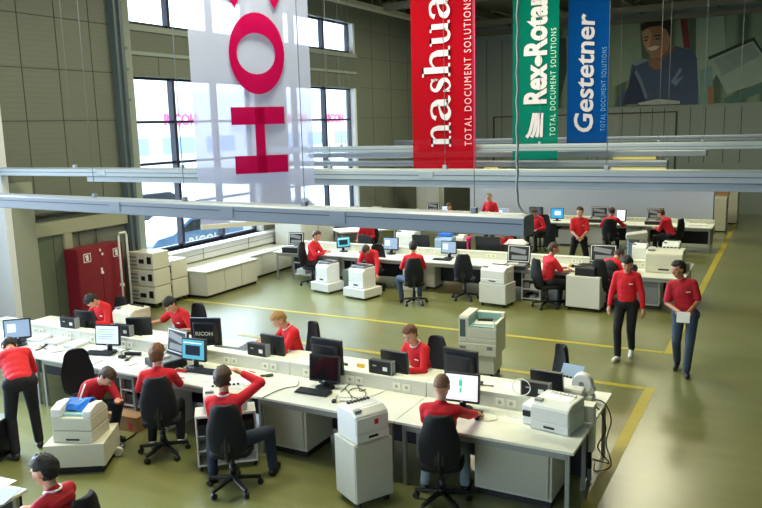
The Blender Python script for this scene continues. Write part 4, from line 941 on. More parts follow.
def handset(lab, p, rot, m):
    t = thing('telephone', lab, 'telephone', p, rot); q = MB(); q.prism([(-.09, 0), (-.09, .025), (.09, .07), (.09, 0)], -.085, .085, 'x'); q.build('base', m, t, .006)
    q = MB(); q.tube([(-.06, -.08, .055), (-.06, -.04, .075), (-.06, .04, .09), (-.06, .08, .095)], .018, 8); q.ell((-.06, -.085, .05), (.026, .03, .02)); q.ell((-.06, .085, .09), (.026, .03, .02)); q.build('handset', M_black, t)
    q = MB()
    for i in range(3):
        for j in range(4): q.box(.0+i*.026, .018+i*.026, -.06+j*.03, -.04+j*.03, .03+.25*(j*.03), .052+.25*(j*.03))
    q.build('key_pad', M_grey, t)
handset('dark telephone behind the tall monitor with a plain back', (-2.98, 8.0, .73), .2, M_black)
handset('dark telephone behind the tall monitor above the switched-off one', (-5.02, 8.06, .73), -.2, M_mon)
q = MB(); q.cap((-.05, 0, .016), (.05, .02, .016), .014); q.cap((.02, .01, .018), (.08, .04, .018), .02); o = tag(q.build('hand_tool', mat('tool_olive', (78, 84, 56), .6)), 'small olive hand tool lying on the desk right of the raised hand', 'tool'); o.location = D(265, 377, ZD); o.rotation_euler = (0, 0, .3)
def pen(lab, p, rot, m):
    q = MB(); q.cyl((-.06, 0, .006), (.06, 0, .006), .006, n=8); q.cyl((.06, 0, .006), (.075, 0, .006), .005, .001, n=8); o = tag(q.build('marker_pen', m), lab, 'pen'); o.location = p; o.rotation_euler = (0, 0, rot)
pen('red marker pen near the upper end of the open desk space', (-5.62, 8.0, ZD), .4, M_red); pen('red marker pen beside the first one', (-5.57, 8.06, ZD), .6, M_red); pen('red pen on the desk above the keyboard of the teal monitor', D(252, 372, ZD), -.2, M_red); pen('red pen before the red-blond man', D(180, 378, ZD), .1, M_red)
q = MB(); q.plate([(-.06, 0), (.06, 0), (.06, .08), (-.06, .10)], (0, 0, 0), (1, 0, .2), (0, .3, 1), .004); o = tag(q.build('note_card', M_yel), 'yellow standing note card behind the marked monitor', 'card'); o.location = (-4.72, 8.1, .73)
q = MB(); q.cyl((0, 0, 0), (0, 0, .11), .035, .042, n=16); o = tag(q.build('white_cup', M_white), 'white cup beside the fair-haired man\'s monitor', 'cup'); o.location = (-5.95, 8.1, .73)
q = MB()
rr = random.Random(11)
for k in range(5): q.ell((rr.uniform(-.07, .07), rr.uniform(-.05, .05), .03), (.05, .04, .03))
o = tag(q.build('fabric_pouch', mat('pouch_maroon', (104, 34, 40), .8)), 'maroon pouch lying between the young man and the tall plain monitor', 'pouch'); o.location = (-3.62, 7.95, .73)
sheet('blue pad lying on the desk behind the red-blond man', D(182, 371, ZD), .1, .2, .1, M_red, None, .006, 'cloth_wipe', 'cloth')
# black headset ring on the rear computer by the tilted chair
q = MB(); q.tube([(.10*math.cos(k*PI/10), 0, .11+.09*math.sin(k*PI/10)) for k in range(21)], .006); o = tag(q.build('cable_ring', M_white), 'white coiled cable leaning on the computer by the tilted chair', 'cable'); o.location = (-2.42, 7.59, .90); o.rotation_euler = (-.1, 0, 0)
# cables
GC = 'cables lying on the nearest row'
def dcable(lab, pix, z=ZD+.004, r=.005, m=None): return cable(lab, [D(px, py, z) for px, py in pix], r, m, GC)
dcable('dark cable winding from the socket to the desk edge', ((299, 381), (297, 386), (285, 388), (272, 393), (262, 398)))
dcable('dark cable coil right of the switched-off monitor', ((345, 388), (352, 396), (361, 399), (366, 393), (358, 388), (349, 391), (352, 400), (340, 401)))
dcable('dark cable looping to the sockets right of the switched-off monitor', ((341, 392), (350, 384), (358, 386), (360, 391), (366, 389)))
dcable('pale cable running along the desk behind the laser printer', ((338, 397), (352, 397), (370, 396), (382, 392), (386, 389)), m=M_white)
dcable('dark cable heap left of the teal lit monitor', ((175, 362), (181, 358), (187, 362), (183, 367), (176, 365), (186, 369)))
dcable('dark cable heap beside the pale lit monitor', ((121, 345), (127, 350), (133, 354), (128, 358), (121, 352), (131, 349)))
dcable('dark cable loop on the left front desk', ((40, 345), (47, 350), (58, 348), (52, 343), (44, 348), (60, 351)))
dcable('dark phone cord on the left front desk', ((20, 352), (27, 348), (38, 350), (46, 344)), r=.007)
dcable('pale cable beside the large cream printer', ((478, 420), (488, 421), (497, 419), (494, 414), (486, 412)), m=M_white)
dcable('pale cable from socket to the large cream printer', ((503, 412), (508, 416), (520, 418), (531, 424)), m=M_white)
q = MB(); q.box(-.05, .05, -.03, .03, 0, .04); o = tag(q.build('power_brick', M_black, None, .006), 'black power brick beside the pale lit monitor', 'adapter'); o.location = D(122, 358, ZD)
q = MB(); q.box(-.12, .12, -.03, .03, 0, .04); o = tag(q.build('power_strip', M_black, None, .006), 'black power strip left of the opened machine', 'power strip'); o.location = D(133, 355, ZD); o.rotation_euler = (0, 0, .3)
cable('black mains cable hanging from the right end of the nearest row', [(-1.80, 8.2, .76), (-1.66, 8.2, .74), (-1.58, 8.2, .55), (-1.62, 8.15, .3), (-1.55, 8.1, .06), (-1.7, 8.0, .012), (-1.75, 8.2, .012)], .008)
cable('second black cable hanging from the right end of the nearest row', [(-1.85, 8.0, .76), (-1.68, 8.0, .74), (-1.60, 8.02, .5), (-1.70, 8.1, .25), (-1.6, 8.25, .02), (-1.8, 8.3, .012)], .008)
cable('black cable loop on the floor beside the cardboard box', [D(x, y, .01) for x, y in ((112, 444), (118, 441), (124, 446), (117, 449), (113, 445), (122, 442), (131, 437), (136, 433))], .012)
t = thing('floor_computer', 'grey computer tower on the floor under the free row end', 'computer', (-1.98, 8.1, 0), .1)
q = MB(); q.box(-.14, .14, -.22, .22, .03, .44); q.build('case', M_grey, t, .01); q = MB(); q.box(-.12, .12, -.2, .2, 0, .03); q.build('foot_frame', M_black, t)
# ------------------------------------------------------------------ middle row devices
G3 = 'monitors on the middle row'
monitor('teal lit monitor before the man at the left end of the middle row', Vector((-9.75, 16.1, .73)), .9, .36, .28, 'teal', group=G3)
monitor('lit monitor before the man with his back turned, middle row', D(391, 254), .05, .40, .31, 'grey', group=G3)
monitor('lit pale blue monitor beside the empty swivel chair', D(449, 258), .05, .38, .30, 'grey', group=G3)
keyboard('black keyboard beside the empty swivel chair', D(442, 260, ZD), 0)
monitor('broad dark monitor back beside the magenta bag, middle row', Vector((-6.15, 16.75, .73)), PI, .62, .36, 'off', base=.1, group='dark monitors on the rear of the middle row')
monitor('dark monitor back between the white copier and the grey printer, middle row', Vector((-7.9, 16.75, .73)), PI, .46, .34, 'off', base=.08, group='dark monitors on the rear of the middle row')
monitor('dark screen box beside the leaning man behind the middle row', Vector((-9.5, 16.75, .73)), PI, .36, .30, 'off', base=.04, group='dark monitors on the rear of the middle row')
opened_case('opened black machine with raised lid behind the stacked white printers', D(516, 268), 0, .52, .36, .08, .40)
opened_case('opened black machine with raised lid right of the tool-filled desk', D(601, 268), 0, .56, .36, .08, .40)
opened_case('opened black machine with raised lid beside the grey printer, middle row', Vector((-6.75, 16.8, .73)), PI, .40, .3, .1, .24)
opened_case('opened black machine at the left end of the middle row', D(293, 252), .1, .44, .36, .14, .34)
keyboard('black keyboard before the opened machine behind the stacked printers', D(520, 266, ZD), .1)
def box_dev(lab, p, w, d, h, m, rot=0, name='copier', cat='copier', details=True):
    return printer(lab, p, w, d, h, rot, m, name=name, tray=details)
box_dev('white copier with stacked trays behind the middle row monitor', (-8.35, 16.95, .73), .50, .42, .48, M_white)
box_dev('pale grey printer with a blue top on the middle row', (-7.30, 16.9, .73), .44, .40, .38, M_lblue, name='office_printer')
box_dev('white upright device right of the pale grey printer, middle row', (-6.95, 17.05, .73), .2, .3, .42, M_white, name='office_device', details=False)
box_dev('cream copier before the walking man holding paper, rear of the middle row', (-2.12, 16.2, .73), .72, .5, .46, M_beige)
box_dev('white fax machine on end beside the dark printer, middle row', (-2.75, 17.0, .73), .30, .3, .42, M_white, name='fax_machine', details=False)
box_dev('black wide printer at the rear right of the middle row', (-3.35, 16.9, .73), .5, .4, .26, M_black, name='ink_printer', details=False)
box_dev('white small device at the right end of the middle row', (-2.1, 16.95, .73), .34, .34, .50, M_white, name='office_device', details=False)
q = MB(); q.cap((-.16, 0, .08), (.16, 0, .08), .09); q.cap((-.1, .02, .14), (.12, 0, .12), .06); o = tag(q.build('black_bag', M_black), 'black soft bag on the middle row before the cream copier', 'bag'); o.location = (-2.85, 15.85, .73)
q = MB(); q.box(-.02, .02, -.1, .1, 0, .42); q.cap((0, -.08, .4), (0, .08, .4), .05); o = tag(q.build('magenta_bag', mat('bag_magenta', (214, 30, 110), .6)), 'magenta bag standing beside the broad dark monitor back', 'bag'); o.location = (-6.62, 16.7, .73)
q = MB()
for k in range(4): q.box(-.25+.02*k, .25-.03*k, -.16+.02*k, .16, .055*k*.4, .055*k*.4+.02, rot=.1*k)
o = tag(q.build('paper_stack', M_paper), 'untidy white papers lying on a device near the broad dark monitor', 'paper'); o.location = (-5.55, 17.0, .73)
tag(bx('storage_box', M_black, None, -5.85, -5.25, 16.8, 17.2, .73, 1.0, bevel=.01), 'dark box under the untidy papers on the middle row', 'box'); o.location.z = 1.0
for k, (x, m_, w_) in enumerate(((-7.65, M_black, .3), (-7.3, M_blue, .34))):
    o = tag(bx('folded_cover', m_, None, -w_/2, w_/2, -.1, .1, 0, .08, bevel=.02), ['black folded cover on the dark monitor back', 'blue folded cover on the pale grey printer'][k], 'cover'); o.location = (x, 16.9, .73+.40 if k else 1.18)
    if k: o.location.z = .73+.385
    else: o.location = (-7.62, 17.1, .73)
# tools in front of the seated man
GT = 'small tools before the man seated at the middle row'
rr = random.Random(4)
for k in range(12):
    q = MB()
    if k % 3 == 0: q.cyl((-.08, 0, .012), (.03, 0, .012), .012, n=8); q.cyl((.03, 0, .012), (.12, .0, .012), .005, n=6)
    elif k % 3 == 1: q.box(-.05, .05, -.03, .03, 0, .05)
    else: q.ell((0, 0, .03), (.06, .04, .03))
    o = tag(q.build('work_tool', [M_black, M_yel, M_grey, M_dark][k % 4]), 'small part or tool lying on the desk before the man seated at the middle row', 'tool', GT)
    o.location = (-4.15+.95*rr.random(), 15.95+.3*rr.random(), .732); o.rotation_euler = (0, 0, rr.uniform(0, 3))
for k in range(6):
    q = MB(); q.ell((0, 0, .04), (.10, .05, .04)); o = tag(q.build('work_tool', [M_black, M_grey][k % 2]), 'dark part lying on the left desk of the middle row', 'tool', 'parts on the left desk of the middle row'); o.location = (-9.2+.5*rr.random(), 15.85+.3*rr.random(), .732)
# small printer under the middle row desk, next to the man with his back turned
printer('white small printer under the middle row desk between two seated men', (-7.62, 15.75, .0), .42, .4, .62, 0, M_cabw, name='office_printer')
# large tilted white board top over the left of the middle row
t = thing('white_table', 'long white table standing at an angle behind the left part of the middle row', 'table', (-10.9, 19.3, 0), .75)
q = MB(); q.box(-.9, 1.1, -.45, .45, .80, .84); q.build('tabletop', M_top, t, .004)
for x in (-.8, 1.0):
    for y in (-.38, .38): q = MB(); q.box(x-.02, x+.02, y-.02, y+.02, 0, .8); q.build('leg', M_edge, t)
# ------------------------------------------------------------------ back desks
G5 = 'devices on the back desks'
def cpos(px, Y): return V(px, 222, Y).x
opened_case('opened black machine at the left end of the back desks', (cpos(431, 23.4), 23.4, .73), 0, .46, .36, .1, .36)
monitor('small white framed monitor right of the standing bald man', Vector((cpos(503, 23.4), 23.4, .73)), 0, .38, .28, 'grey', base=.06, m=M_white)
monitor('dark blue-backed monitor at the supply cable', Vector((cpos(536, 23.4), 23.4, .73)), .2, .44, .36, 'off', base=.06)
monitor('small bright blue monitor on the back desks', Vector((cpos(557, 23.4), 23.4, .73)), .1, .40, .34, 'blue', base=.06)
opened_case('opened black machine right of the standing man in red', (cpos(598, 23.4), 23.4, .73), 0, .52, .36, .1, .36)
monitor('white lit monitor beside the man in the dark chair at the back desks', Vector((cpos(621, 23.4), 23.4, .73)), -.3, .30, .36, 'white', base=.05)
opened_case('opened black machine before the man sitting sideways', (cpos(654, 23.4), 23.4, .73), 0, .48, .36, .1, .36)
monitor('pale lit monitor behind the low head at the left back desk', Vector((cpos(446, 23.45), 23.45, .73)), 0, .3, .3, 'pale', base=.06)
sheet('open white binder at the right end of the back desks', Vector((cpos(697, 23.4), 23.4, .73)), .1, .5, .3, M_paper, None, .05, 'binder', 'binder')
q = MB(); q.box(-.14, .14, -.1, .1, 0, .09); q.ell((0, 0, .09), (.09, .07, .04)); o = tag(q.build('white_device', M_white, None, .01), 'small white device at the right end of the back desks', 'device'); o.location = (-2.6, 23.55, .73)
for k, (px, w_, h_, lab) in enumerate(((566, .5, .5, 'low white cabinet under the back desks left of the standing man in red'), (594, .55, .62, 'white cabinet under the back desks right of the standing man in red'), (637, .62, .6, 'pale cabinet under the back desks left of the man sitting sideways'))):
    t = thing('floor_cabinet', lab, 'cabinet', (cpos(px, 23.1), 23.15, 0), 0, 'cabinets under the back desks')
    q = MB(); q.box(-w_/2, w_/2, 0, .5, .04, h_); q.build('body', M_cabw, t, .006); q = MB(); q.box(-w_/2+.01, w_/2-.01, -.01, 0, .06, h_-.02); q.build('door', M_cabw, t); q = MB(); q.box(-w_/2+.03, w_/2-.03, .03, .48, 0, .04); q.build('plinth', M_black, t)
t = thing('grey_device', 'pale grey angular device on a stand before the back desks', 'device', (-3.62, 21.3, 0), .2)
q = MB(); q.box(-.16, .16, -.2, .2, 0, .5); q.build('base', M_lblue, t, .01); q = MB(); q.prism([(-.22, .62), (-.2, .72), (.32, .80), (.36, .74), (.25, .6)], -.25, .25, 'y'); q.build('sloped_top', M_cab, t, .01); q = MB(); q.box(-.14, .14, -.15, .15, .5, .62); q.build('neck', M_grey, t)
tag(bx('tall_pc', M_black, None, cpos(548, 23)-.12, cpos(548, 23)+.26, 22.9, 23.0-.02, 0, .69, bevel=.01), 'black panel standing at the front of the back desks by the blue monitor', 'panel')
bpy.data.objects['tall_pc'].name = 'modesty_panel'
# white pieces at the left of the partition
t = thing('white_cabinet', 'tall white cabinet left of the partition, beyond the red banner', 'cabinet', (cpos(428, 25)-.0, 25.2, 0))
q = MB(); q.box(-.55, .35, 0, .5, .05, 2.1); q.build('body', M_cabw, t, .01); q = MB(); q.box(-.5, -.11, -.015, 0, .1, 2.05); q.box(-.09, .3, -.015, 0, .1, 2.05); q.build('door', M_cabw, t); q = MB(); q.box(-.5, .3, .03, .48, 0, .05); q.build('plinth', M_black, t)
t = thing('white_table', 'white side table against the window wall beyond the far trunkings', 'table', (V(395, 206, 22).x, 22, 0))
q = MB(); q.box(-.8, .8, -.4, .4, .95, 1.05); q.build('tabletop', M_top, t, .004)
for x in (-.7, .7):
    for y in (-.3, .3): q = MB(); q.box(x-.02, x+.02, y-.02, y+.02, 0, .95); q.build('leg', M_edge, t)
# low desk cut by the lower frame edge, before the man in the corner
t = desk_proto(1.5, .7); t.location = (-7.25, 3.2, 0); t.rotation_euler = (0, 0, .1); t['label'] = 'desk with papers before the man in the lower corner'; t['category'] = 'desk'
for k, (x, y, r, m) in enumerate(((-5.92, 3.85, .4, M_lblue), (-6.15, 3.95, .1, M_paper), (-6.1, 3.7, .8, M_lblue))): sheet('sheet on the desk before the man in the lower corner', (x, y, .732+.001*k), r, m=m, group='sheets on the corner desk')
for k, (px, py, r, lab) in enumerate(((30, 349, .5, 'white sheet beside the keyboard at the far left end'), (90, 362, .15, 'white sheet at the front edge left of the crouching man'), (132, 362, -.2, 'white sheet left of the auburn-haired man'), (56, 349, 1.1, 'white sheet crossing the others near the left cable loop'))):
    sheet(lab, D(px, py, ZD+.004+.0006*k), r, group=GS)
# ------------------------------------------------------------------ swivel chairs
def chair_proto():
    t = thing('office_chair', 'x', 'chair')
    q = MB(); q.cyl((0, 0, .10), (0, 0, .17), .045, .035, n=14)
    for k in range(5):
        a = 2*PI*k/5+.3; c, s = math.cos(a), math.sin(a)
        q.prism([(-.026, 0), (.026, 0), (.018, .30), (-.018, .30)], -.018, .018, 'z'); vs = q.bm.verts[-8:]
        R = Matrix.Rotation(a-PI/2, 3, 'Z')
        for v in vs: rr_ = math.hypot(v.co.x, v.co.y); v.co = R @ Vector((v.co.x, v.co.y, v.co.z+.135-.16*max(0, v.co.y)))
    base = q.build('star_base', M_black, t, .005)
    for k in range(5):
        a = 2*PI*k/5+.3; c, s = math.cos(a)*.29, math.sin(a)*.29
        w_ = MB(); w_.cyl((c-.012*math.sin(a)-.014*math.sin(a), s+.026*math.cos(a), .032), (c+.026*math.sin(a), s-.026*math.cos(a), .032), .032, n=12); w_.cyl((c, s, .03), (c, s, .085), .012, n=8); w_.build('caster', M_black, base)
    q = MB(); q.cyl((0, 0, .15), (0, 0, .40), .026, n=12); q.cyl((0, 0, .15), (0, 0, .28), .036, n=12); q.build('gas_column', M_black, t)
    q = MB(); q.box(-.10, .10, -.14, .12, .385, .42); q.build('tilt_mechanism', M_black, t, .01)
    q = MB(); q.prism([(x*.235*(1-.06*abs(y)), y*.225+.03) for x, y in [(math.copysign(abs(math.cos(k*PI/12))**.5, math.cos(k*PI/12)), math.copysign(abs(math.sin(k*PI/12))**.5, math.sin(k*PI/12))) for k in range(24)]], .415, .485, 'z'); q.build('seat', M_chair, t, .025, 3)
    # backrest: rounded tapering shield, slightly curved
    q = MB(); N, Mv = 12, 14; F_ = [[None]*(N+1) for _ in range(Mv+1)]; Bk = [[None]*(N+1) for _ in range(Mv+1)]
    for j in range(Mv+1):
        v = j/Mv; z = .48+.575*v; corner = 1-.30*max(0, (v-.86)/.14)**2.2-.30*max(0, (.12-v)/.12)**2.2
        hw = (.190+.020*math.sin(PI*min(1, v*1.25))-.045*max(0, v-.5)/.5)*corner
        for i in range(N+1):
            u = 2*i/N-1; y = -.215-.06*v+.04*u*u-.035*math.sin(PI*v)
            F_[j][i] = q.bm.verts.new((u*hw, y, z)); Bk[j][i] = q.bm.verts.new((u*hw*.97, y-.055*(1-.6*abs(u)**4), z))
    for j in range(Mv):
        for i in range(N): q.bm.faces.new((F_[j][i], F_[j][i+1], F_[j+1][i+1], F_[j+1][i])); q.bm.faces.new((Bk[j][i+1], Bk[j][i], Bk[j+1][i], Bk[j+1][i+1]))
    for j in range(Mv): q.bm.faces.new((F_[j][0], F_[j+1][0], Bk[j+1][0], Bk[j][0])); q.bm.faces.new((F_[j+1][N], F_[j][N], Bk[j][N], Bk[j+1][N]))
    for i in range(N): q.bm.faces.new((F_[0][i+1], F_[0][i], Bk[0][i], Bk[0][i+1])); q.bm.faces.new((F_[Mv][i], F_[Mv][i+1], Bk[Mv][i+1], Bk[Mv][i]))
    for f in q.bm.faces: f.smooth = True
    bk = q.build('backrest', M_chair, t, .012, 2)
    q = MB(); q.tube([(0, -.10, .40), (0, -.22, .41), (0, -.285, .47), (0, -.305, .60), (0, -.31, .78)], .022, 8); q.box(-.05, .05, -.315, -.285, .55, .8); q.build('back_bar', M_black, t, .006)
    return t
CH = chair_proto(); CHF = [True]
def chair(lab, loc, rot, group='black swivel chairs'):
    if CHF[0]: CHF[0] = False; CH.location = loc; CH.rotation_euler = (0, 0, rot); CH['label'] = lab; CH['group'] = group; return CH
    return dup(CH, loc, rot, lab, group)
# ------------------------------------------------------------------ people
M_skin = mat('skin', (208, 158, 130), .55, var=.05); M_skin2 = mat('skin_tan', (178, 124, 94), .55, var=.05)
M_shirt = mat('shirt_red', (205, 20, 38), .8, var=.06, bump=.1, bscale=40); M_shirt_d = mat('shirt_crimson', (172, 18, 40), .8, var=.06)
M_pants = mat('trousers_black', (13, 14, 20), .85); M_jeans = mat('jeans_blue', (54, 70, 92), .85, var=.2, scale=9); M_jeans_l = mat('jeans_pale', (120, 138, 146), .85, var=.2, scale=9); M_jeans_d = mat('jeans_dark', (34, 46, 66), .85, var=.15)
M_shoe = mat('shoe_black', (22, 22, 26), .5); M_shoe_w = mat('shoe_white', (220, 220, 214), .5)
M_h_black = mat('hair_black', (18, 15, 15), .6, bump=.6, bscale=90); M_h_brown = mat('hair_brown', (62, 42, 30), .6, bump=.6, bscale=90); M_h_red = mat('hair_auburn', (104, 64, 34), .6, bump=.6, bscale=90); M_h_blond = mat('hair_fair', (170, 130, 76), .6, bump=.6, bscale=90); M_h_grey = mat('hair_stubble', (128, 96, 76), .7)
M_eye = mat('eye_dark', (30, 24, 22), .3); M_eyew = mat('eye_white', (235, 232, 228), .3); M_lip = mat('lip', (176, 96, 88), .5); M_vest = mat('vest_dark', (30, 32, 44), .85)
def remeshed(q, name, mats, vox, smooth=3):
    o = q.build('tmp_'+name, mats if isinstance(mats, (list, tuple)) else [mats])
    m = o.modifiers.new('r', 'REMESH'); m.mode = 'VOXEL'; m.voxel_size = vox; m.use_smooth_shade = True
    if smooth: s = o.modifiers.new('s', 'SMOOTH'); s.factor = .5; s.iterations = smooth
    dg = bpy.context.evaluated_depsgraph_get(); me = bpy.data.meshes.new_from_object(o.evaluated_get(dg)); me.name = name
    bpy.data.objects.remove(o); return me
def ik(a, b, l1, l2, hint):
    d = b-a; L = max(.05, d.length)
    if L > (l1+l2)*.995: b = a+d*((l1+l2)*.995/L); d = b-a; L = d.length
    x = (l1*l1-l2*l2+L*L)/(2*L); h = math.sqrt(max(0, l1*l1-x*x)); n = d.normalized()
    p = hint-n*hint.dot(n); p = p.normalized() if p.length > 1e-4 else Vector((0, 0, -1))
    return a+n*x+p*h, b
RZ = lambda a: Matrix.Rotation(a, 3, 'Z'); RX = lambda a: Matrix.Rotation(a, 3, 'X'); RY = lambda a: Matrix.Rotation(a, 3, 'Y'); rad = math.radians
PEOPLE = []
def person(lab, loc=None, rot=0, head=None, hz=.57, lean=5, side=0, twist=0, hy=0, hp=8, L=None, R=None, fL=None, fR=None, shirt=None, sleeve='long', pants=None, shoes=None, hair=None, style='short', skin=None, emblem=False, collar=None, sit=True, vox=.013, kneeL=None, kneeR=None, vest=None, stripe=None, elb=(-1, -1)):
    shirt = shirt or M_shirt; pants = pants or M_pants; shoes = shoes or M_shoe; skin = skin or M_skin; rot = rad(rot)
    hip = Vector((0, 0, hz)); TL = RY(rad(side)) @ RX(-rad(lean)); T = TL @ RZ(rad(twist))
    P = lambda x, y, z: hip+T @ Vector((x, y, z))
    N = hip+TL @ Vector((0, 0, .50)); Hm = T @ RZ(rad(hy)) @ RX(-rad(hp)); hc = N+T @ Vector((0, .02, .072))+Hm @ Vector((0, .03, .098))
    if head is not None:
        d = D(head[0], head[1], hc.z); R3 = RZ(rot); o_ = R3 @ Vector((hc.x, hc.y, 0)); loc = Vector((d.x-o_.x, d.y-o_.y, 0))
    loc = Vector(loc); PEOPLE.append((lab, tuple(round(v, 2) for v in loc)))
    S = {-1: P(-.158, 0, .44), 1: P(.158, 0, .44)}
    dflt = lambda s: Vector((s*.26, .06, hz-.12)) if not sit else Vector((s*.15, .36, hz+.10))
    W_ = {}; E_ = {}
    for s, tgt in ((-1, L), (1, R)):
        w_ = Vector(tgt) if tgt is not None else dflt(s)
        E_[s], W_[s] = ik(S[s], w_, .285, .25, Vector((s*.7, -.6, -.8)) if elb[0 if s < 0 else 1] < 0 else Vector((s*.9, .2, .6)))
    J = {-1: hip+Vector((-.095, 0, -.03)), 1: hip+Vector((.095, 0, -.03))}; K_ = {}; A_ = {}
    for s, f, kh in ((-1, fL, kneeL), (1, fR, kneeR)):
        f = Vector(f) if f is not None else (Vector((s*.14, .40, .09)) if sit else Vector((s*.10, 0, .09)))
        K_[s], A_[s] = ik(J[s], f, .43, .42, Vector(kh) if kh else Vector((s*.12, 1, .5 if sit else .1)))
    # ---- skin: one continuous body
    q = MB(); q.cap(P(0, 0, .02), P(0, 0, .42), .09, .08, 10, 3); q.cap(P(0, .0, .42), hc-Hm @ Vector((0, .015, .045)), .056, .052, 10, 3)
    for s in (-1, 1):
        q.cap(S[s], E_[s], .042, .037, 10, 3); q.cap(P(0, 0, .42), S[s], .05, .04, 10, 3); q.cap(E_[s], W_[s], .038, .027, 10, 3)
        q.cap(J[s], K_[s], .06, .046, 10, 3); q.cap(K_[s], A_[s], .046, .034, 10, 3); q.cap(hip, J[s], .07, .06, 10, 3)
    hl = lambda x, y, z: hc+Hm @ Vector((x, y, z))
    q.ell(hl(0, -.012, .022), (.080, .100, .104), Hm); q.ell(hl(0, .024, -.05), (.060, .062, .066), Hm); q.ell(hl(0, .05, -.092), (.026, .024, .020), Hm)
    q.cap(hl(0, .086, .012), hl(0, .106, -.022), .011, .016, 8, 3); q.cap(hl(-.04, .074, .034), hl(.04, .074, .034), .014, .014, 8, 3)
    for s in (-1, 1): q.ell(hl(s*.079, -.008, -.004), (.011, .022, .032), Hm, 10, 8); q.ell(hl(s*.042, .062, -.02), (.024, .022, .022), Hm, 10, 8)
    for s in (-1, 1):
        dv = (W_[s]-E_[s]).normalized(); q.cap(W_[s], W_[s]+dv*.07, .026, .032, 10, 3)
    me = remeshed(q, 'person', [skin], .0105 if vox < .012 else .0125, 2)
    bm = bmesh.new(); bm.from_mesh(me); k = MB(); k.bm.free(); k.bm = bm
    for s in (-1, 1):        # fingers and thumb, bent and of different lengths
        dv = (W_[s]-E_[s]).normalized(); up_ = Vector((0, 0, 1)); sd = dv.cross(up_); sd = sd.normalized() if sd.length > .1 else Vector((1, 0, 0)); nn = sd.cross(dv).normalized()
        kn = W_[s]+dv*.085
        for i, ln in enumerate((.062, .072, .068, .052)):
            o_ = sd*((i-1.5)*.0185)*-s; a = kn+o_; b = a+dv*ln*.55-nn*ln*.12; c = b+dv*ln*.40-nn*ln*.42; k.cap(a-dv*.02, b, .0088, .0082, 7, 2); k.cap(b, c, .0082, .0072, 7, 2)
        ins = -sd*s*-1 if False else sd*(.030*s); a = W_[s]+dv*.028+ins; b = a+dv*.030+ins*.75-nn*.008; c = b+dv*.034+ins*.1-nn*.01; k.cap(a-ins*.4, b, .0115, .0098, 7, 2); k.cap(b, c, .0098, .0082, 7, 2)
    k.mi = 1
    for s in (-1, 1): k.ell(hl(s*.031, .0815, .004), (.0105, .0065, .0055), Hm, 10, 6)
    k.mi = 2
    for s in (-1, 1): k.ell(hl(s*.031, .0862, .004), (.0062, .005, .0056), Hm, 8, 6); k.ell(hl(s*.033, .086, .034), (.019, .006, .0045), Hm, 8, 6)
    k.mi = 3; k.ell(hl(0, .083, -.058), (.023, .010, .0075), Hm, 10, 6)
    bm.to_mesh(me); bm.free()
    for m in (M_eyew, M_eye, M_lip): me.materials.append(m)
    for p in me.polygons: p.use_smooth = True
    root = bpy.data.objects.new('person', me); COL.objects.link(root); root.location = loc; root.rotation_euler = (0, 0, rot); tag(root, lab, 'person')
    def part(nm, mesh):
        o = bpy.data.objects.new(nm, mesh); COL.objects.link(o); o.parent = root; return o
    # ---- shirt
    q = MB(); TM = T
    q.ell(P(0, .005, .10), (.160, .120, .16), TM); q.ell(P(0, .003, .20), (.158, .118, .20), TM); q.ell(P(0, .005, .31), (.166, .122, .18), TM); q.cap(P(-.08, -.01, .40), P(.08, -.01, .40), .10, .10); q.ell(P(0, 0, .0), (.168, .125, .09), TM)
    q.cap(P(0, 0, .44), P(0, .012, .50), .078, .064)
    for s in (-1, 1):
        q.cap(P(s*.05, -.01, .45), S[s], .072, .064); q.cap(S[s], E_[s], .063, .050)
        if sleeve == 'long': q.cap(E_[s], E_[s]+(W_[s]-E_[s])*.88, .054, .040)
        elif sleeve == 'mid': q.cap(E_[s], E_[s]+(W_[s]-E_[s])*.3, .054, .05)
    if sleeve == 'short':
        q.bm.free(); q = MB()
        q.ell(P(0, .005, .10), (.160, .120, .16), TM); q.ell(P(0, .003, .20), (.158, .118, .20), TM); q.ell(P(0, .005, .31), (.166, .122, .18), TM); q.cap(P(-.08, -.01, .40), P(.08, -.01, .40), .10, .10); q.ell(P(0, 0, .0), (.168, .125, .09), TM); q.cap(P(0, 0, .44), P(0, .012, .50), .078, .064)
        for s in (-1, 1): q.cap(P(s*.05, -.01, .45), S[s], .072, .064); q.cap(S[s], S[s]+(E_[s]-S[s])*.8, .064, .064)
    part('polo_shirt' if sleeve == 'short' else 'sweater', remeshed(q, 'sweater', shirt, vox, 3))
    if vest: q = MB(); q.ell(P(0, -.01, .12), (.178, .138, .17), TM); q.ell(P(0, -.02, .32), (.175, .142, .16), TM); part('vest', remeshed(q, 'vest', vest, vox, 3))
    # ---- trousers
    q = MB(); q.ell(hip+Vector((0, 0, -.01)), (.168, .128, .115)); q.cap(J[-1], J[1], .11, .11)
    for s in (-1, 1): q.cap(J[s], K_[s], .096, .070); q.cap(K_[s], K_[s]+(A_[s]-K_[s])*.98, .069, .056)
    part('trousers', remeshed(q, 'trousers', pants, vox, 3))
    # ---- shoes
    for s in (-1, 1):
        sh = A_[s]-K_[s]; fw = Vector((sh.x*.0+s*.12, 1, 0)).normalized() if not sit else Vector((s*.15, 1, 0)).normalized()
        lift = max(0, A_[s].z-.09); a = Vector((A_[s].x, A_[s].y, A_[s].z-.048)); a.z = max(.042, a.z); b = a+fw*.16; b.z = max(.036, a.z-lift*1.1)
        q = MB(); q.cap(a-fw*.035, b, .042, .037, 12, 4); q.cap(a, A_[s]+Vector((0, 0, .0)), .045, .043, 10, 3); part('shoe', remeshed(q, 'shoe', shoes, .011, 1))
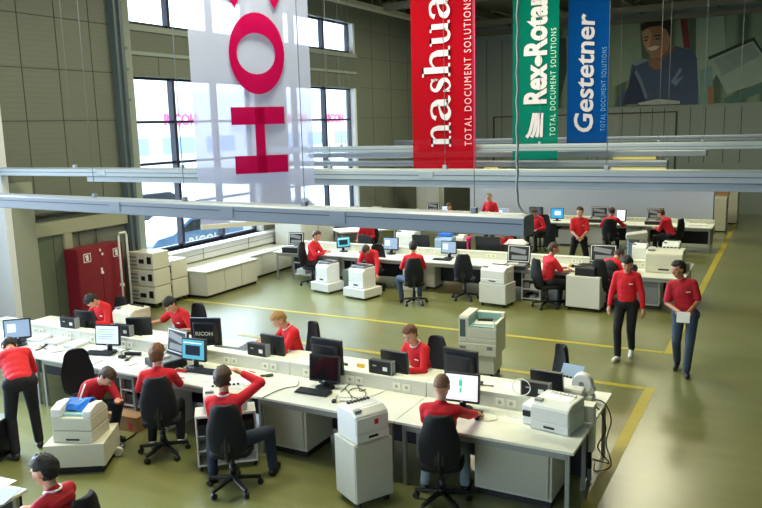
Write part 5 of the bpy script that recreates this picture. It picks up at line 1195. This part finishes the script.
    # ---- hair
    if hair is not None:
        q = MB(); n_, m_ = 28, 20; vs = bmesh.ops.create_uvsphere(q.bm, u_segments=n_, v_segments=m_, radius=1)['verts']
        for v in vs:
            c = v.co.copy(); face = c.y > .30 and c.z < (.52 if style != 'fringe' else .36); nape = c.z < (-.74 if style != 'stubble' else -.3) or (c.z < -.12 and c.y > -.12) or (abs(c.x) > .8 and c.z < .1 and c.y > -.25)
            f = .86 if (face or nape) else 1.0
            ns = noise.noise(c*3.2+Vector((len(lab), 0, 0)))*.12+noise.noise(c*9)*.08 if f == 1 and style != 'stubble' else 0
            th = {'short': 1.12, 'fringe': 1.17, 'spiky': 1.16, 'stubble': 1.012}[style]
            if style == 'spiky' and f == 1: ns += .16*abs(noise.noise(c*8))
            k_ = f*(th+ns) if f == 1 else f*.98
            v.co = hl(0, -.012, .022)+Hm @ Vector((c.x*.083*k_, c.y*.103*k_, c.z*.107*k_))
        for f in q.bm.faces: f.smooth = True
        q.build('hair', hair, root)
    if emblem:
        q = MB(); ux = T @ Vector((1, 0, 0)); uz = T @ Vector((0, 0, 1)); c = P(-.115, .118, .33); q.plate([(0, 0), (.06, 0), (.06, .012), (0, .012)], c, ux, uz, -.012); q.build('chest_emblem', M_white, root)
    if collar:
        q = MB(); q.tube([P(.066*math.cos(a), .012+.062*math.sin(a), .515-.035*max(0, math.sin(a))) for a in [2*PI*i/16 for i in range(17)]], .012, 6); q.build('collar', collar, root)
    if stripe:
        q = MB(); a, b = S[stripe], E_[stripe]; o_ = T @ Vector((stripe*.03, .0, .062)); q.tube([a+o_*1.15, a+(b-a)*.35+o_*1.05, a+(b-a)*.7+o_*.95, b+o_*.85], .010, 6); q.build('sleeve_stripe', M_white, root)
    return root
def seated(lab, head, rot, chair_lab=None, **k):
    p = person(lab, None, rot, head, **k)
    if chair_lab: chair(chair_lab, (p.location.x, p.location.y, 0), rad(rot)+k.get('crot', 0) if False else rad(rot))
    return p
V_ = Vector
# near row, front side
p = person('person bending forward in red top and black trousers beside the left front desk leg', (-8.02, 5.62, 0), 62, None, hz=.93, lean=58, sit=False, L=(-.2, .62, .75), R=(.2, .66, .75), fL=(-.14, -.10, .09), fR=(.16, .12, .09), hair=M_h_black, hp=20, vox=.012)
p = person('person with dark hair and white collar line seated in the lower corner', None, 100, (44, 471), hz=.56, lean=-2, hy=4, hp=18, L=(-.15, .42, .76), R=(.17, .40, .76), hair=M_h_black, style='fringe', shirt=M_shirt_d, pants=M_pants, collar=M_white, vox=.012)
PC = p.location; chair('black swivel chair of the man in the lower corner', (PC.x+.03, PC.y, 0), rad(104))
p = person('person crouching forward in red jacket with a white sleeve stripe over the half-open printer', None, -96, (107, 377), hz=.42, lean=36, side=-4, hy=6, hp=22, L=(-.06, .60, .62), R=(.22, .52, .56), hair=M_h_brown, pants=M_jeans_d, stripe=1, shirt=M_shirt_d, vox=.012, fL=(-.16, .30, .09), fR=(.20, .22, .09), kneeL=(-.3, 1, .9), kneeR=(.3, 1, .9))
chair('black swivel chair with a pale rim behind the crouching man', (-7.88, 6.40, 0), rad(-118))
p = person('person with auburn hair seated with his back turned, before the opened black machine', (-6.46, 6.32, 0), 36, None, hz=.57, lean=-3, hy=-4, hp=12, L=(-.20, .38, .78), R=(.16, .42, .78), hair=M_h_red, style='spiky', shirt=M_shirt, pants=M_pants, shoes=M_shoe_w, fL=(-.17, .26, .09), fR=(.17, .26, .09), vox=.012)
chair('black swivel chair of the auburn-haired man', (p.location.x, p.location.y, 0), rad(40))
p = person('person seated with his right arm raised to his brown hair', (-5.12, 5.98, 0), 24, None, hz=.57, lean=-4, side=-4, hy=4, hp=16, L=(-.16, .36, .70), R=(.12, .14, 1.26), hair=M_h_brown, style='spiky', pants=M_jeans_d, collar=M_white, fL=(-.28, .18, .09), fR=(.36, .34, .09), kneeR=(.5, .8, .5), kneeL=(-.5, 1, .5), vox=.012)
chair('black swivel chair of the man with raised arm', (p.location.x, p.location.y, 0), rad(30))
p = person('person with a shaved head seated at the brightly lit monitor, arm reaching to the mouse', (-2.95, 6.64, 0), 14, None, hz=.57, lean=0, hy=-8, hp=8, L=(-.12, .44, .80), R=(.30, .48, .80), hair=M_h_grey, style='stubble', pants=M_jeans_l, fL=(-.22, .24, .09), fR=(.20, .30, .09), vox=.012)
chair('black swivel chair of the shaven-headed man', (p.location.x, p.location.y, 0), rad(20))
# near row, rear side (facing the camera)
def behind(lab, head, rot, clab, **k):
    p = person(lab, None, rot, head, **k)
    if clab: chair(clab, (p.location.x, p.location.y, 0), rad(rot))
    return p
behind('person with black hair and lowered head before the red locker', (92, 301), 176, 'black swivel chair of the man with lowered head', hz=.57, lean=20, hp=48, L=(-.16, .48, .78), R=(.16, .48, .78), hair=M_h_black, emblem=True, sleeve='long')
behind('person in red short-sleeved shirt stretching his arm along the rear desk toward the cream printer', (170, 305), 172, 'black swivel chair of the reaching man', hz=.58, lean=20, hy=10, hp=28, R=(.50, .40, .80), L=(-.22, .36, .78), hair=M_h_black, style='fringe', sleeve='short', emblem=True, collar=None, skin=M_skin)
behind('person with fair hair writing with head tilted over a pale box', (279, 320), 148, 'black swivel chair of the fair-haired man', hz=.57, lean=15, side=0, hy=-6, hp=30, R=(.20, .46, .84), L=(-.06, .48, .86), hair=M_h_blond, emblem=True, collar=M_white)
behind('person with light brown hair seated at the rear desk with orange leaflet', (410, 335), 160, 'black swivel chair of the young man at the rear desk', hz=.57, lean=16, hy=14, hp=14, L=(-.10, .44, .78), R=(.14, .42, .78), hair=M_h_red, style='short', emblem=True, collar=M_white)
chair('black empty chair with tilted back behind the fax machine', (-2.60, 8.98, 0), rad(128))
# middle row
behind('person sitting sideways at the left end of the middle row, handling a device', (317, 236), -82, 'black swivel chair at the left end of the middle row', hz=.58, lean=8, hp=16, L=(.02, .44, .86), R=(.16, .44, .84), hair=M_h_brown, vox=.015)
behind('person leaning forward over the white copier with dark lid, arm hanging', (366, 250), 186, 'black swivel chair of the man leaning over the floor copier', hz=.56, lean=34, hp=40, L=(-.28, .50, .42), R=(.16, .46, .62), hair=M_h_brown, pants=M_jeans_d, vox=.015)
behind('person seated with his back turned at the grey lit monitor, middle row, in blue jeans', (413, 247), 28, 'black swivel chair of the man with his back turned, middle row', hz=.57, lean=4, hp=6, hy=-4, L=(-.16, .40, .78), R=(.16, .40, .78), hair=M_h_black, pants=M_jeans, vox=.015, fL=(-.26, .30, .09), kneeL=(-.6, 1, .4))
chair('black empty swivel chair between the lit monitor and the stacked white printers', (-6.15, 15.25, 0), rad(14))
behind('person seated at the tool-filled desk of the middle row, looking along the row', (554, 249), -42, 'black swivel chair at the tool-filled desk', hz=.57, lean=8, hy=-18, hp=6, L=(-.10, .44, .78), R=(.14, .44, .76), hair=M_h_brown, sleeve='short', skin=M_skin2, vox=.015)
behind('person bent low over the desk behind the walking man in long red sleeves', (618, 256), -20, 'black swivel chair behind the walking man in long red sleeves', hz=.57, lean=36, hp=30, L=(-.2, .5, .78), R=(.2, .5, .78), hair=M_h_brown, vest=M_vest, vox=.015)
behind('person in red seated beyond the middle row, head hidden by the nearest trunking', (365, 220), 180, 'black chair beyond the left part of the middle row', hz=.57, lean=8, hp=20, hair=M_h_brown, vox=.016)
person('person in red half hidden behind the broad dark monitor back', (-6.05, 17.85, 0), 180, None, hz=.57, lean=20, hp=30, L=(-.2, .4, .78), R=(.2, .4, .78), hair=M_h_brown, vox=.016); chair('black swivel chair behind the broad dark monitor back', (-6.05, 17.85, 0), rad(180))
# back desks
behind('person with low head at the left back desk, seen over the nearest trunking', (449, 207), 178, None, hz=.57, lean=12, hp=14, hair=M_h_brown, vox=.017)
person('person with shaved head standing in red before the white partition', None, 172, (489, 197), hz=.93, lean=4, hp=8, sit=False, L=(-.22, .2, .92), R=(.22, .22, .95), hair=M_h_grey, style='stubble', vox=.017, pants=M_pants)
person('person standing in red short sleeves, hands together, before the back desks', None, 196, (580, 212), hz=.95, lean=4, hp=12, hy=4, sit=False, L=(-.06, .30, 1.02), R=(.06, .32, 1.02), fL=(-.24, .02, .09), fR=(.24, -.02, .09), sleeve='short', hair=M_h_brown, vox=.014, emblem=True)
behind('person in red with a dark chair back covering him, working at the back desks', (612, 212), 4, 'tall black chair of the man working at the back desks', hz=.57, lean=14, hp=12, L=(-.25, .46, .8), R=(.34, .48, .8), hair=M_h_brown, vox=.016, vest=M_vest)
behind('person sitting sideways in red at the right back desk, elbows on knees', (661, 214), 70, 'dark chair of the man sitting sideways at the back desks', hz=.57, lean=24, hp=14, L=(-.06, .46, .74), R=(.12, .46, .72), hair=M_h_brown, vox=.015)
behind('person in red seated low behind the supply cable at the back desks', (534, 213), 160, 'black chair behind the supply cable at the back desks', hz=.57, lean=20, hp=20, hair=M_h_brown, vox=.016)
# walking men
person('person walking in long red sleeves, black trousers and white shoes', None, 176, (627, 264), hz=.93, lean=3, twist=2, hp=24, hy=12, sit=False, L=(-.27, .02, .78), R=(.27, .06, .80), fL=(-.06, -.16, .13), fR=(.07, .20, .09), hair=M_h_black, style='fringe', pants=M_pants, shoes=M_shoe_w, emblem=True, collar=None, vox=.011)
p = person('person walking in red short sleeves and blue jeans, carrying white papers', None, 184, (678, 270), hz=.94, lean=2, side=9, twist=-2, hp=4, hy=-42, sit=False, L=(-.06, .24, 1.02), R=(.12, .24, 1.02), fL=(-.05, .18, .09), fR=(.10, -.16, .12), sleeve='short', shirt=M_shirt_d, hair=M_h_black, style='spiky', skin=M_skin2, pants=M_jeans, emblem=True, vox=.011)
pr = p.rotation_euler.z; o = tag(bx('paper_sheet', M_paper, None, -.10, .08, -.002, .002, -.13, .03), 'white papers held at the waist of the walking man in jeans', 'paper'); off = RZ(pr) @ Vector((.03, .365, 1.0)); o.location = p.location+off; o.rotation_euler = (.18, 0, pr)
